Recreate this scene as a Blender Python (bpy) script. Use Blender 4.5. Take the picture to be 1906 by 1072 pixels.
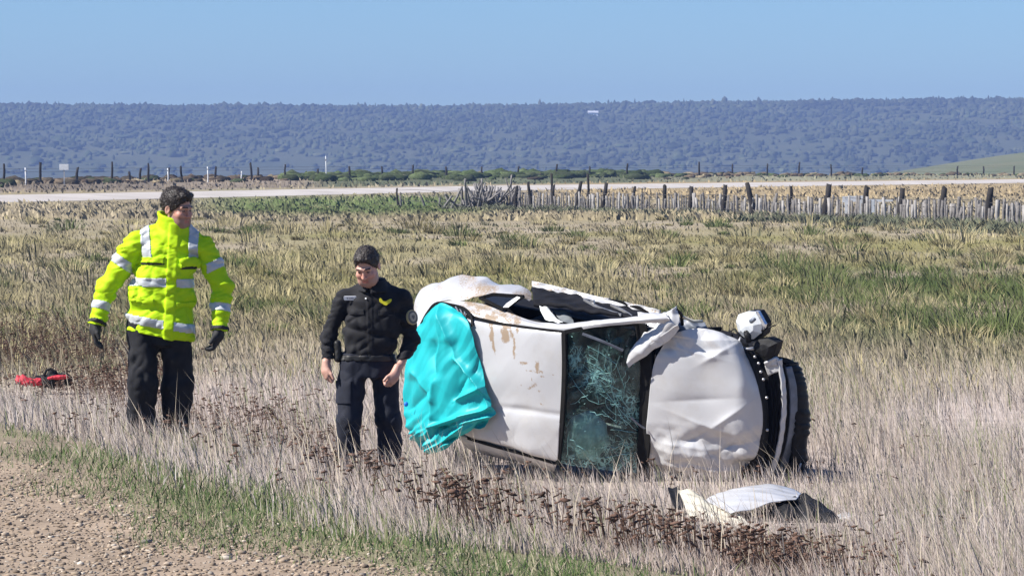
import bpy, math, random
import numpy as np

# ------------------------------------------------------------------ camera, sky, sun, exposure
scene = bpy.context.scene
for o in list(bpy.data.objects):
    bpy.data.objects.remove(o, do_unlink=True)
COL = scene.collection
W0, H0, FPX = 1906.0, 1072.0, 6353.0
VH = 310.0
PITCH = math.atan((H0 / 2 - VH) / FPX)
CAMZ = 2.4
cam_data = bpy.data.cameras.new('camera')
cam_data.sensor_width = 36.0
cam_data.lens = FPX / W0 * 36.0
cam_data.clip_start = 0.1
cam_data.clip_end = 20000
cam = bpy.data.objects.new('camera', cam_data)
COL.objects.link(cam)
cam.location = (0, 0, CAMZ)
cam.rotation_euler = (math.pi / 2 - PITCH, 0, 0)
scene.camera = cam

SUN_EL = math.radians(43)
SUN_AZ = math.radians(15)           # sun stands to the left, this much towards the camera
sdir = np.array([-math.cos(SUN_AZ) * math.cos(SUN_EL), -math.sin(SUN_AZ) * math.cos(SUN_EL), math.sin(SUN_EL)])

world = bpy.data.worlds.new('World')
scene.world = world
world.use_nodes = True
nt = world.node_tree
nt.nodes.clear()
sky = nt.nodes.new('ShaderNodeTexSky')
sky.sky_type = 'NISHITA'
sky.sun_disc = False
sky.sun_elevation = SUN_EL
sky.sun_rotation = math.atan2(sdir[0], sdir[1])
sky.altitude = 0
sky.air_density = 1.0
sky.dust_density = 0.0
sky.ozone_density = 3.0
tint = nt.nodes.new('ShaderNodeMix')
tint.data_type = 'RGBA'
tint.blend_type = 'MULTIPLY'
tint.inputs['Factor'].default_value = 1.0
tint.inputs['B'].default_value = (0.56, 0.80, 1.16, 1)
bg = nt.nodes.new('ShaderNodeBackground')
bg.inputs['Strength'].default_value = 0.063
wo = nt.nodes.new('ShaderNodeOutputWorld')
nt.links.new(sky.outputs[0], tint.inputs['A'])
nt.links.new(tint.outputs['Result'], bg.inputs['Color'])
nt.links.new(bg.outputs[0], wo.inputs['Surface'])

sun_data = bpy.data.lights.new('sun', 'SUN')
sun_data.energy = 5.0
sun_data.angle = math.radians(0.53)
sun_data.color = (1.0, 0.955, 0.89)
sun = bpy.data.objects.new('sun', sun_data)
COL.objects.link(sun)
from mathutils import Vector, Matrix
sun.rotation_euler = Vector(sdir).to_track_quat('Z', 'Y').to_euler()
sun.location = Vector(sdir) * 60

scene.view_settings.view_transform = 'Standard'
scene.view_settings.look = 'None'
scene.view_settings.exposure = 0.88
scene.view_settings.gamma = 1.0
scene.view_settings.use_curve_mapping = False
scene.render.engine = 'CYCLES'

# ------------------------------------------------------------------ helpers
rng = np.random.default_rng(7)
random.seed(7)
_LAT = np.random.default_rng(3).random((32, 32, 32)).astype(np.float32) * 2 - 1


def vnoise(x, y, z):
    """value noise in -1..1"""
    x, y, z = np.broadcast_arrays(np.asarray(x, np.float32), np.asarray(y, np.float32), np.asarray(z, np.float32))
    xi = np.floor(x).astype(np.int32); yi = np.floor(y).astype(np.int32); zi = np.floor(z).astype(np.int32)
    fx = x - xi; fy = y - yi; fz = z - zi
    fx = fx * fx * (3 - 2 * fx); fy = fy * fy * (3 - 2 * fy); fz = fz * fz * (3 - 2 * fz)
    x0 = xi & 31; x1 = (xi + 1) & 31; y0 = yi & 31; y1 = (yi + 1) & 31; z0 = zi & 31; z1 = (zi + 1) & 31
    L = _LAT
    a = L[x0, y0, z0] * (1 - fx) + L[x1, y0, z0] * fx
    b = L[x0, y1, z0] * (1 - fx) + L[x1, y1, z0] * fx
    c = L[x0, y0, z1] * (1 - fx) + L[x1, y0, z1] * fx
    d = L[x0, y1, z1] * (1 - fx) + L[x1, y1, z1] * fx
    return (a * (1 - fy) + b * fy) * (1 - fz) + (c * (1 - fy) + d * fy) * fz


def sstep(a, b, x):
    t = np.clip((x - a) / (b - a), 0, 1)
    return t * t * (3 - 2 * t)


def crumple(p, freq, seed, n=5):
    """sharp creased folds, about 0..1, from folded planes"""
    r = np.random.default_rng(seed)
    p = np.asarray(p, float)
    w = 0.35 * np.stack([vnoise(p[..., 0] * freq * .6 + 3, p[..., 1] * freq * .6, p[..., 2] * freq * .6 + k * 7.3) for k in range(3)], -1) / freq
    q = p + w
    out = 0
    tot = 0
    for k in range(n):
        d = r.normal(size=3); d /= np.linalg.norm(d)
        f = freq * (0.6 + 0.9 * r.random()); a = 1.0 / (0.6 + 0.4 * k)
        t = (q @ d) * f + r.random()
        out = out + a * np.abs(((t % 1.0) - 0.5) * 2)
        tot += a
    return out / tot


def mesh_np(name, V, F, mat=None, parent=None, smooth=False, link=True, col=None, attrs=None):
    """mesh object from arrays; F is an (n,k) array or a list of faces"""
    me = bpy.data.meshes.new(name)
    V = np.asarray(V, np.float32)
    if isinstance(F, np.ndarray):
        n, k = F.shape
        me.vertices.add(len(V)); me.vertices.foreach_set('co', V.ravel())
        me.loops.add(n * k); me.loops.foreach_set('vertex_index', F.astype(np.int32).ravel())
        me.polygons.add(n); me.polygons.foreach_set('loop_start', np.arange(0, n * k, k, dtype=np.int32))
        me.update(calc_edges=True)
    else:
        me.from_pydata([tuple(map(float, v)) for v in V], [], F)
    if col is not None:
        a = me.color_attributes.new('Col', 'FLOAT_COLOR', 'POINT')
        c = np.ones((len(V), 4), np.float32); c[:, :3] = col
        a.data.foreach_set('color', c.ravel())
    if attrs:
        for k_, v_ in attrs.items():
            a = me.attributes.new(k_, 'FLOAT', 'POINT')
            a.data.foreach_set('value', np.asarray(v_, np.float32).ravel())
    if smooth:
        me.polygons.foreach_set('use_smooth', np.ones(len(me.polygons), bool))
    me.validate()
    if mat:
        me.materials.append(mat)
    o = bpy.data.objects.new(name, me)
    if link:
        COL.objects.link(o)
    if parent is not None:
        o.parent = parent
        o.matrix_parent_inverse = parent_inv(parent)
    return o


def parent_inv(p):
    m = Matrix.LocRotScale(p.location, p.rotation_euler, p.scale)
    return m.inverted()


def tag(o, label=None, cat=None, group=None, kind=None):
    if label: o['label'] = label
    if cat: o['category'] = cat
    if group: o['group'] = group
    if kind: o['kind'] = kind
    return o


def empty(name, loc, label, cat, group=None):
    o = bpy.data.objects.new(name, None)
    o.empty_display_size = 0.1
    COL.objects.link(o)
    o.location = loc
    return tag(o, label, cat, group)


def solidify(o, t, off=-1):
    m = o.modifiers.new('thickness', 'SOLIDIFY'); m.thickness = t; m.offset = off
    return o


def ray(u, v):
    xc = (u - W0 / 2) / FPX; yc = (H0 / 2 - v) / FPX
    return np.array([xc, math.cos(PITCH) + yc * math.sin(PITCH), -math.sin(PITCH) + yc * math.cos(PITCH)])


CAMP = np.array([0, 0, CAMZ])


def P(u, v, Y):
    d = ray(u, v)
    return CAMP + d * (Y / d[1])


def nodes_of(m):
    m.use_nodes = True
    n = m.node_tree
    n.nodes.clear()
    out = n.nodes.new('ShaderNodeOutputMaterial')
    return n, out


def pmat(name, c1, c2=None, rough=0.6, scale=8.0, detail=5, bump=0.0, bscale=None, metal=0.0, spec=0.4,
         attr=None, sheen=0.0, coat=0.0, trans=0.0, stretch=(1, 1, 1), upn=0.0):
    """principled material, its colour varied by noise between c1 and c2 (or an attribute times noise)"""
    m = bpy.data.materials.new(name)
    n, out = nodes_of(m)
    N = n.nodes.new; L = n.links.new
    b = N('ShaderNodeBsdfPrincipled')
    b.inputs['Roughness'].default_value = rough
    b.inputs['Metallic'].default_value = metal
    b.inputs['Specular IOR Level'].default_value = spec
    if sheen: b.inputs['Sheen Weight'].default_value = sheen
    if coat: b.inputs['Coat Weight'].default_value = coat; b.inputs['Coat Roughness'].default_value = .12
    tc = N('ShaderNodeTexCoord')
    mp = N('ShaderNodeMapping'); mp.inputs['Scale'].default_value = stretch
    L(tc.outputs['Object'], mp.inputs['Vector'])
    nz = N('ShaderNodeTexNoise'); nz.inputs['Scale'].default_value = scale; nz.inputs['Detail'].default_value = detail
    L(mp.outputs[0], nz.inputs['Vector'])
    rp = N('ShaderNodeMapRange'); rp.inputs['From Min'].default_value = .3; rp.inputs['From Max'].default_value = .7
    L(nz.outputs['Fac'], rp.inputs['Value'])
    mx = N('ShaderNodeMix'); mx.data_type = 'RGBA'
    L(rp.outputs[0], mx.inputs['Factor'])
    if c2 is None:
        c2 = tuple(x * .8 for x in c1)
    if attr:
        at = N('ShaderNodeAttribute'); at.attribute_name = attr
        m2 = N('ShaderNodeMix'); m2.data_type = 'RGBA'; m2.blend_type = 'MULTIPLY'; m2.inputs['Factor'].default_value = 1
        mx.inputs['A'].default_value = (*c1, 1); mx.inputs['B'].default_value = (*c2, 1)
        L(at.outputs['Color'], m2.inputs['A']); L(mx.outputs['Result'], m2.inputs['B'])
        col = m2.outputs['Result']
    else:
        mx.inputs['A'].default_value = (*c1, 1); mx.inputs['B'].default_value = (*c2, 1)
        col = mx.outputs['Result']
    L(col, b.inputs['Base Color'])
    if bump:
        nb = N('ShaderNodeTexNoise'); nb.inputs['Scale'].default_value = bscale or scale * 3; nb.inputs['Detail'].default_value = 4
        L(mp.outputs[0], nb.inputs['Vector'])
        bp = N('ShaderNodeBump'); bp.inputs['Strength'].default_value = 1.0; bp.inputs['Distance'].default_value = bump
        L(nb.outputs['Fac'], bp.inputs['Height']); L(bp.outputs[0], b.inputs['Normal'])
    if upn:
        ge = N('ShaderNodeNewGeometry')
        um = N('ShaderNodeVectorMath'); um.operation = 'MULTIPLY_ADD'; um.inputs[1].default_value = (1 - upn,) * 3; um.inputs[2].default_value = (0, 0, upn)
        L(ge.outputs['Normal'], um.inputs[0])
        un = N('ShaderNodeVectorMath'); un.operation = 'NORMALIZE'; L(um.outputs[0], un.inputs[0]); L(un.outputs[0], b.inputs['Normal'])
    sh = b.outputs[0]
    if trans:
        tr = N('ShaderNodeBsdfTranslucent'); L(col, tr.inputs['Color'])
        ms = N('ShaderNodeMixShader'); ms.inputs[0].default_value = trans
        L(sh, ms.inputs[1]); L(tr.outputs[0], ms.inputs[2]); sh = ms.outputs[0]
    L(sh, out.inputs['Surface'])
    return m


def srgb(r, g, b):
    f = lambda c: (c / 255 / 12.92) if c / 255 <= .04045 else ((c / 255 + .055) / 1.055) ** 2.4
    return (f(r), f(g), f(b))
# ------------------------------------------------------------------ terrain
RN = np.array([.904, .426]); RE = np.array([-.57, 14.3])      # verge normal and a point on the gravel edge


def road_s(x, y):
    return RN[0] * (x - RE[0]) + RN[1] * (y - RE[1])


# far rows: distance and image height at the left, middle and right of the view
_W3 = np.array([-1.5, 0, .5, 1, 2.5])
_ROWS = [((200, 200, 200), (386.2, 386.2, 386.2)), ((210, 290, 370), (382, 358, 343)), ((228, 310, 392), (362, 344.5, 333.5)),
         ((245, 330, 412), (353, 339, 330)), ((272, 360, 440), (341, 327, 326.5)), ((330, 430, 520), (343, 333, 329))]


def _ext(t):
    return np.array([t[0] - (t[1] - t[0]) * 1.2, t[0], t[1], t[2], t[2] + (t[2] - t[1]) * 1.2])


def ground_z(x, y):
    x = np.asarray(x, float); y = np.asarray(y, float)
    x, y = np.broadcast_arrays(x, y)
    ys = np.maximum(y, 20)
    w = np.clip((W0 / 2 + FPX * x / ys) / W0, -1.5, 2.5)
    s = road_s(x, y)
    z = .8 * (1 - sstep(-.2, 5.2, s))
    z = z + .05 * vnoise(x * .5, y * .3, 1.5) * sstep(1, 5, s) + .16 * vnoise(x * .12, y * .045, 4.5) * sstep(30, 60, y) * (1 - sstep(150, 200, y))
    z = z + .012 * vnoise(x * 2.2, y * 2.2, 9.5) * (1 - sstep(-1, 1, s))
    far = np.zeros_like(z)
    pY = None
    for Yt, vt in _ROWS:
        Yk = np.interp(w, _W3, _ext(Yt)); vk = np.interp(w, _W3, _ext(vt)) if Yt[0] != 200 else np.full_like(w, vt[0])
        zk = CAMZ - (vk - VH) * Yk / FPX
        if pY is not None:
            t = np.clip((y - pY) / (Yk - pY), 0, 1)
            far = np.where(y > pY, pz + (zk - pz) * t, far)
        pY, pz = Yk, zk
    t = np.clip((y - pY) / (1100 - pY), 0, 1)
    far = np.where(y > pY, pz + (-5 - pz) * t, far)
    return np.where(y > 200, far, z)


m_ground = bpy.data.materials.new('ground_earth')
n, out = nodes_of(m_ground)
N = n.nodes.new; L = n.links.new
b = N('ShaderNodeBsdfPrincipled'); b.inputs['Roughness'].default_value = .95; b.inputs['Specular IOR Level'].default_value = .15
at = N('ShaderNodeAttribute'); at.attribute_name = 'Col'
tc = N('ShaderNodeTexCoord')
nz = N('ShaderNodeTexNoise'); nz.inputs['Scale'].default_value = 2.2; nz.inputs['Detail'].default_value = 9; nz.inputs['Roughness'].default_value = .72
L(tc.outputs['Object'], nz.inputs['Vector'])
rp = N('ShaderNodeMapRange'); rp.inputs['From Min'].default_value = .3; rp.inputs['From Max'].default_value = .7; rp.inputs['To Min'].default_value = .62; rp.inputs['To Max'].default_value = 1.3
L(nz.outputs['Fac'], rp.inputs['Value'])
vm = N('ShaderNodeVectorMath'); vm.operation = 'SCALE'
L(at.outputs['Color'], vm.inputs[0]); L(rp.outputs[0], vm.inputs['Scale'])
L(vm.outputs[0], b.inputs['Base Color'])
nb = N('ShaderNodeTexNoise'); nb.inputs['Scale'].default_value = 30; nb.inputs['Detail'].default_value = 6
L(tc.outputs['Object'], nb.inputs['Vector'])
bp = N('ShaderNodeBump'); bp.inputs['Distance'].default_value = .006; L(nb.outputs['Fac'], bp.inputs['Height']); L(bp.outputs[0], b.inputs['Normal'])
L(b.outputs[0], out.inputs['Surface'])

C_DRY = np.array([.43, .36, .315]); C_TAN = np.array([.265, .222, .135]); C_GRN = np.array([.075, .105, .032]); C_GRAV = np.array([.29, .222, .16])
C_BRN = np.array([.17, .125, .095]); C_ROAD = np.array([.62, .58, .54]); C_OLV = np.array([.215, .195, .072])


def land_colour(x, y):
    """own colour of the ground cover by place"""
    x = np.asarray(x, float); y = np.asarray(y, float)
    ys = np.maximum(y, 12)
    u = W0 / 2 + FPX * x / ys
    s = road_s(x, y)
    sh = x.shape + (1,)
    n1 = vnoise(x * .35, y * .16, 2.5).reshape(sh); n2 = vnoise(x * .9, y * .45, 6.5).reshape(sh); n3 = vnoise(x * .16, y * .05, 12.5).reshape(sh)
    c = C_DRY * (1 + .22 * n2) + 0 * n1
    f = lambda a: np.asarray(a).reshape(sh)
    c = c + (C_TAN - c) * f(sstep(33, 45, y + 5 * n3[..., 0])) * np.clip(.9 + .25 * n1, 0, 1)
    # the olive swathe across the middle distance and the dark green one on the right
    sw = sstep(52, 60, y) * (1 - sstep(110, 135, y))
    c = c + (C_OLV - c) * f(sw) * np.clip(.5 + 1.0 * n1 + .4 * n3, 0, 1) * .9
    gr = sstep(38, 46, y) * (1 - sstep(68, 88, y)) * sstep(1250, 1650, u)
    c = c + (C_GRN * 1.1 - c) * f(gr) * np.clip(.55 + 1.3 * n1 + .4 * n2, 0, 1)
    c = c + (C_GRN * 1.35 - c) * f(sstep(150, 180, y) * (1 - sstep(225, 285, y)) * sstep(300, 480, u) * (1 - sstep(820, 980, u))) * np.clip(.9 + .4 * n2, 0, 1)
    c = c + (np.array([.31, .24, .135]) - c) * f(sstep(215, 260, y) * sstep(900, 1150, u) * (1 - sstep(400, 410, y)))
    # the verge of short green grass
    vg = sstep(-.55, .15, s) * (1 - sstep(.7, 1.9, s)) * (1 - sstep(38, 45, y))
    c = c + (np.array([.26, .205, .145]) - c) * f(1 - sstep(.9, 2.0, s)) * f(1 - sstep(38, 45, y))
    c = c + (C_GRN * 1.3 - c) * f(vg) * np.clip(.15 + 1.0 * n2, 0, .6)
    c = c + (C_GRAV - c) * f(1 - sstep(-.5, -.05, s + .25 * n2[..., 0]))
    yr = np.interp(u / W0, _W3, _ext(_ROWS[2][0]))
    bk = np.array([.21, .17, .125]) * (1 - .5 * sstep(540, 640, u) * (1 - sstep(1150, 1300, u)))[..., None] + np.array([0, .03, 0]) * sstep(540, 640, u)[..., None]
    c = c + (bk * (1 + .35 * n3) - c) * f(sstep(2, 10, y - yr))
    c = c + (C_OLV * .8 - c) * f(sstep(560, 700, y))
    return c


def make_ground():
    t = np.unique(np.concatenate([np.linspace(-3, -.3, 14), np.linspace(-.3, .3, 160), np.linspace(.3, 3, 14)]))
    yy = np.unique(np.concatenate([[-30, -10, 0, 6], np.linspace(9, 40, 150), np.geomspace(40, 200, 110), np.geomspace(200, 560, 130), [700, 900, 1100, 1500, 2200, 3000, 4500, 7000]]))
    T, Yg = np.meshgrid(t, yy, indexing='ij')
    X = T * np.maximum(Yg, 20)
    Z = ground_z(X, Yg)
    c = land_colour(X, Yg)
    nx, ny = X.shape
    idx = np.arange(nx * ny).reshape(nx, ny)
    F = np.stack([idx[:-1, :-1], idx[1:, :-1], idx[1:, 1:], idx[:-1, 1:]], -1).reshape(-1, 4)
    o = mesh_np('ground', np.stack([X, Yg, Z], -1).reshape(-1, 3), F, m_ground, smooth=True, col=c.reshape(-1, 3))
    tag(o, kind='structure')


make_ground()

# pale gravel road crossing the far plain
def make_far_road():
    us = np.linspace(-900, 2800, 160)
    w = us / W0
    V = []
    for k, (Yt, vt) in enumerate(_ROWS[1:3]):
        Yk = np.interp(w, _W3, _ext(Yt)); 
        V.append(Yk)
    rows = []
    for f in np.linspace(0.22, .92, 6):
        Y = V[0] + (V[1] - V[0]) * f
        x = (us - W0 / 2) / FPX * Y
        wob = .8 * vnoise(x * .12, f * 3, 3.3) * (f in (0.0, 1.0))
        Y2 = Y + wob
        z = ground_z(x, Y2) + .012 + .05 * math.sin(math.pi * (f - .22) / .70)
        rows.append(np.stack([x, Y2, z], -1))
    R = np.stack(rows, 0)
    n0, n1 = R.shape[:2]
    idx = np.arange(n0 * n1).reshape(n0, n1)
    F = np.stack([idx[:-1, :-1], idx[:-1, 1:], idx[1:, 1:], idx[1:, :-1]], -1).reshape(-1, 4)
    m = pmat('pale_gravel', (.48, .44, .40), (.38, .345, .31), rough=.95, scale=.25, bump=.02, spec=.1)
    tag(mesh_np('road', R.reshape(-1, 3), F, m, smooth=True), kind='structure')


make_far_road()

# ------------------------------------------------------------------ far hills
def hill_v(u):
    base = np.interp(u, [-3000, 0, 250, 700, 1000, 1300, 1600, 1906, 5000], [214, 199, 201, 203, 201, 196, 193, 190, 181])
    return base + 2.0 * vnoise(u / 160., .5, .5)


def hill_z(x, y):
    """wooded scarp rising from the plain"""
    u = W0 / 2 + FPX * x / y
    top = CAMZ + (VH - hill_v(u)) * 2900 / FPX
    t = np.clip((y - 2150) / 720, 0, 1)
    prof = t ** .8 * (1 - .25 * t * (1 - t) * 4 * .2)
    z = -6 + (top + 6) * prof + 4.0 * vnoise(x * .012, y * .012, 3.1) * np.sin(np.pi * t) + 3 * vnoise(x * .03, y * .03, 8.1) * np.sin(np.pi * t)
    return np.where(y > 2870, top - (y - 2870) * .004, z)


def make_hills():
    xs = np.linspace(-1600, 1600, 170)
    ys = np.concatenate([np.linspace(2140, 2900, 50), [3100, 3500, 4200, 5200]])
    X, Yg = np.meshgrid(xs, ys, indexing='ij')
    Z = hill_z(X, Yg)
    nx, ny = X.shape
    idx = np.arange(nx * ny).reshape(nx, ny)
    F = np.stack([idx[:-1, :-1], idx[1:, :-1], idx[1:, 1:], idx[:-1, 1:]], -1).reshape(-1, 4)
    m = pmat('hill_scrub', (.06, .068, .034), (.09, .092, .048), rough=.95, scale=.02, detail=8, spec=.05)
    tag(mesh_np('hills', np.stack([X, Yg, Z], -1).reshape(-1, 3), F, m, smooth=True), kind='structure')
    # scattered scrub and trees on the scarp: one far mass
    n_ = 24000
    r = np.random.default_rng(21)
    x = r.uniform(-780, 780, n_); t = r.random(n_) ** .8
    y = 2160 + 740 * t
    edge = r.random(n_) < .16
    y[edge] = 2855 + r.normal(0, 12, edge.sum())
    keep = (vnoise(x * .02, y * .012, 5.5) + .5 * vnoise(x * .06, y * .04, 2.5) + .6 * t + r.normal(0, .4, n_) > -.25) | edge
    x = x[keep]; y = y[keep]; t = t[keep]; edge = edge[keep]
    k = len(x)
    # icosphere template
    bm = __import__('bmesh').new()
    __import__('bmesh').ops.create_icosphere(bm, subdivisions=1, radius=1)
    tv = np.array([v.co[:] for v in bm.verts]); tf = np.array([[v.index for v in f.verts] for f in bm.faces])
    bm.free()
    h = r.uniform(.9, 2.6, k) * (1 + .5 * (r.random(k) < .10)); wd = np.clip(r.lognormal(.7, .45, k), .9, 5.5)
    hs = edge & (r.random(k) < .06); h[hs] *= 1.5; wd[hs] *= .8
    zz = hill_z(x, y)
    V = tv[None] * np.stack([wd, wd, h], -1)[:, None]
    nn = vnoise(V[..., 0] * .5 + x[:, None], V[..., 1] * .5 + y[:, None], V[..., 2] * .5)
    V = V * (1 + .6 * nn[..., None])
    V += np.stack([x, y, zz + h * .35], -1)[:, None]
    F = (tf[None] + (np.arange(k) * len(tv))[:, None, None]).reshape(-1, 3)
    pal = np.array([[.045, .055, .027], [.05, .062, .03], [.075, .08, .042], [.062, .07, .036]])
    c = pal[r.integers(0, 4, k)] * r.uniform(.85, 1.2, k)[:, None] * (1 + .55 * vnoise(x * .028, y * .016, 4.4) + .35 * vnoise(x * .08, y * .045, 9.4))[:, None]
    C = np.repeat(c, len(tv), 0)
    m = pmat('far_foliage', (1, 1, 1), (.75, .75, .75), rough=.95, scale=.15, attr='Col', spec=.05, upn=.5)
    tag(mesh_np('hillside_scrub', V.reshape(-1, 3), F, m, smooth=True, col=C),
        'dark scrub and low trees covering the hazy blue hillside', 'woodland', kind='stuff')


make_hills()


def make_spur():
    """low green rise in front of the hills on the right"""
    xs = np.linspace(60, 420, 90); ys = np.linspace(820, 1500, 50)
    X, Yg = np.meshgrid(xs, ys, indexing='ij')
    u = W0 / 2 + FPX * X / Yg
    hgt = 15.5 * sstep(70, 215, X - (Yg - 1150) * .10) * np.sin(np.pi * np.clip((Yg - 820) / 680, 0, 1)) ** .8
    Z = -5.2 + hgt + .6 * vnoise(X * .03, Yg * .02, 1.1)
    nx, ny = X.shape
    idx = np.arange(nx * ny).reshape(nx, ny)
    F = np.stack([idx[:-1, :-1], idx[1:, :-1], idx[1:, 1:], idx[:-1, 1:]], -1).reshape(-1, 4)
    m = pmat('green_rise', (.11, .125, .055), (.15, .145, .07), rough=.95, scale=.03, detail=7, spec=.05)
    tag(mesh_np('low_hill', np.stack([X, Yg, Z], -1).reshape(-1, 3), F, m, smooth=True), kind='structure')


make_spur()

# pale shed on the hillside, seen as a white fleck
def box_vf(x0, x1, y0, y1, z0, z1):
    V = np.array([[x, y, z] for x in (x0, x1) for y in (y0, y1) for z in (z0, z1)], float)
    F = [(0, 1, 3, 2), (4, 6, 7, 5), (0, 4, 5, 1), (2, 3, 7, 6), (0, 2, 6, 4), (1, 5, 7, 3)]
    return V, F


m_shed = pmat('shed_white', (.8, .8, .78), rough=.7)
m_shed_roof = pmat('shed_roof', (.55, .56, .58), rough=.6)
ys_ = 2740.0
xs_ = (1105 - W0 / 2) / FPX * ys_
zs_ = CAMZ + (VH - 216) * ys_ / FPX
shed = empty('farm_building', (xs_, ys_, zs_), 'small white farm building high on the hazy blue hillside', 'building')
V, F = box_vf(xs_ - 4.6, xs_ + 3.4, ys_ - 3, ys_ + 3, zs_ - 6, zs_ + 2.4)
mesh_np('wall', V, F, m_shed, shed)
V = np.array([[xs_ - 5, ys_ - 3.4, zs_ + 2.4], [xs_ + 3.8, ys_ - 3.4, zs_ + 2.4], [xs_ + 3.8, ys_ + 3.4, zs_ + 2.4], [xs_ - 5, ys_ + 3.4, zs_ + 2.4], [xs_ - 5, ys_, zs_ + 4], [xs_ + 3.8, ys_, zs_ + 4]])
mesh_np('roof', V, [(0, 1, 5, 4), (2, 3, 4, 5), (0, 4, 3), (1, 2, 5), (0, 3, 2, 1)], m_shed_roof, shed)

# haze: one closed box of thin air round everything
hz_v, hz_f = box_vf(-1700, 1700, -60, 3600, -8, 84)
m_haze = bpy.data.materials.new('haze')
n, out = nodes_of(m_haze)
pv = n.nodes.new('ShaderNodeVolumePrincipled')
pv.inputs['Color'].default_value = (.30, .43, .78, 1)
pv.inputs['Density'].default_value = 0.00027
pv.inputs['Anisotropy'].default_value = 0.0
n.links.new(pv.outputs[0], out.inputs['Volume'])
tag(mesh_np('haze', hz_v, hz_f, m_haze), 'thin bluish haze lying over the whole plain', 'haze', kind='stuff')
# ------------------------------------------------------------------ grass and ground cover
def sample_field(n_, y0, y1, seed, pad=500, power=1.0, ulo=0, uhi=W0):
    """points spread over the field, thinner with distance"""
    r = np.random.default_rng(seed)
    a, b_ = y0 ** -power, y1 ** -power
    y = (a + (b_ - a) * r.random(n_)) ** (-1 / power)
    u = r.uniform(ulo - pad, uhi + pad, n_)
    x = (u - W0 / 2) / FPX * y
    return x, y, r


def blades(name, x, y, h, wd, col, lean, r, mat, label, cat, curve=.35, head=None, zoff=-.01):
    """many single grass blades: two quads and a tip each, as one mass"""
    n_ = len(x)
    z = ground_z(x, y) + zoff
    ang = np.radians(222) + r.normal(0, .7, n_)          # most blades turned between sun and camera so their faces catch the sun
    sx = np.stack([-np.sin(ang), np.cos(ang), np.zeros(n_)], -1)
    base = np.stack([x, y, z], -1)
    ln = lean
    up = np.array([0, 0, 1.0])
    mid = base + up * (h * .55)[:, None] + ln * (h * .30)[:, None]
    tip = base + up * (h * (.97))[:, None] + ln * (h * (.30 + .55 + curve))[:, None] * .8
    w2 = (wd * .5)[:, None]
    V = np.stack([base - sx * w2, base + sx * w2, mid - sx * w2 * .85, mid + sx * w2 * .85, tip], 1)
    i = np.arange(n_) * 5
    T = np.concatenate([np.stack([i, i + 1, i + 3], -1), np.stack([i, i + 3, i + 2], -1), np.stack([i + 2, i + 3, i + 4], -1)])
    C = np.repeat(col, 5, 0)
    return tag(mesh_np(name, V.reshape(-1, 3), T, mat, col=C), label, cat, kind='stuff')


m_grass = pmat('dry_grass_blade', (1, 1, 1), (.82, .82, .82), rough=.8, scale=3, attr='Col', spec=.2, trans=.15, upn=.6)
m_green = pmat('green_grass_blade', (1, 1, 1), (.75, .78, .7), rough=.7, scale=3, attr='Col', spec=.25, trans=.2, upn=.55)


def leans(n_, r, mean=(-.22, 0.0), sd=.22):
    return np.stack([r.normal(mean[0], sd, n_), r.normal(mean[1], sd * .7, n_), np.zeros(n_)], -1)


def brown_patch(x, y):
    """where the dead brown flower stalks stand thick"""
    u = W0 / 2 + FPX * x / y
    s = road_s(x, y)
    v = VH + (CAMZ - ground_z(x, y)) * FPX / y
    m = np.zeros_like(x)
    for (cu, cv, ru, rv, a) in [(1430, 1085, 260, 50, .85), (1160, 1035, 200, 55, .6), (930, 965, 190, 60, .6), (450, 790, 130, 55, .9), (60, 660, 200, 60, 1.0), (250, 735, 170, 50, .9), (1650, 1110, 140, 40, .5), (700, 905, 180, 50, .45), (560, 850, 150, 40, .5)]:
        m = np.maximum(m, a * np.exp(-(((u - cu) / ru) ** 2 + ((v - cv) / rv) ** 2) * 1.2))
    return m * np.clip(.75 + .6 * vnoise(x * 1.3, y * .7, 15.5), 0, 1.2)


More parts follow.
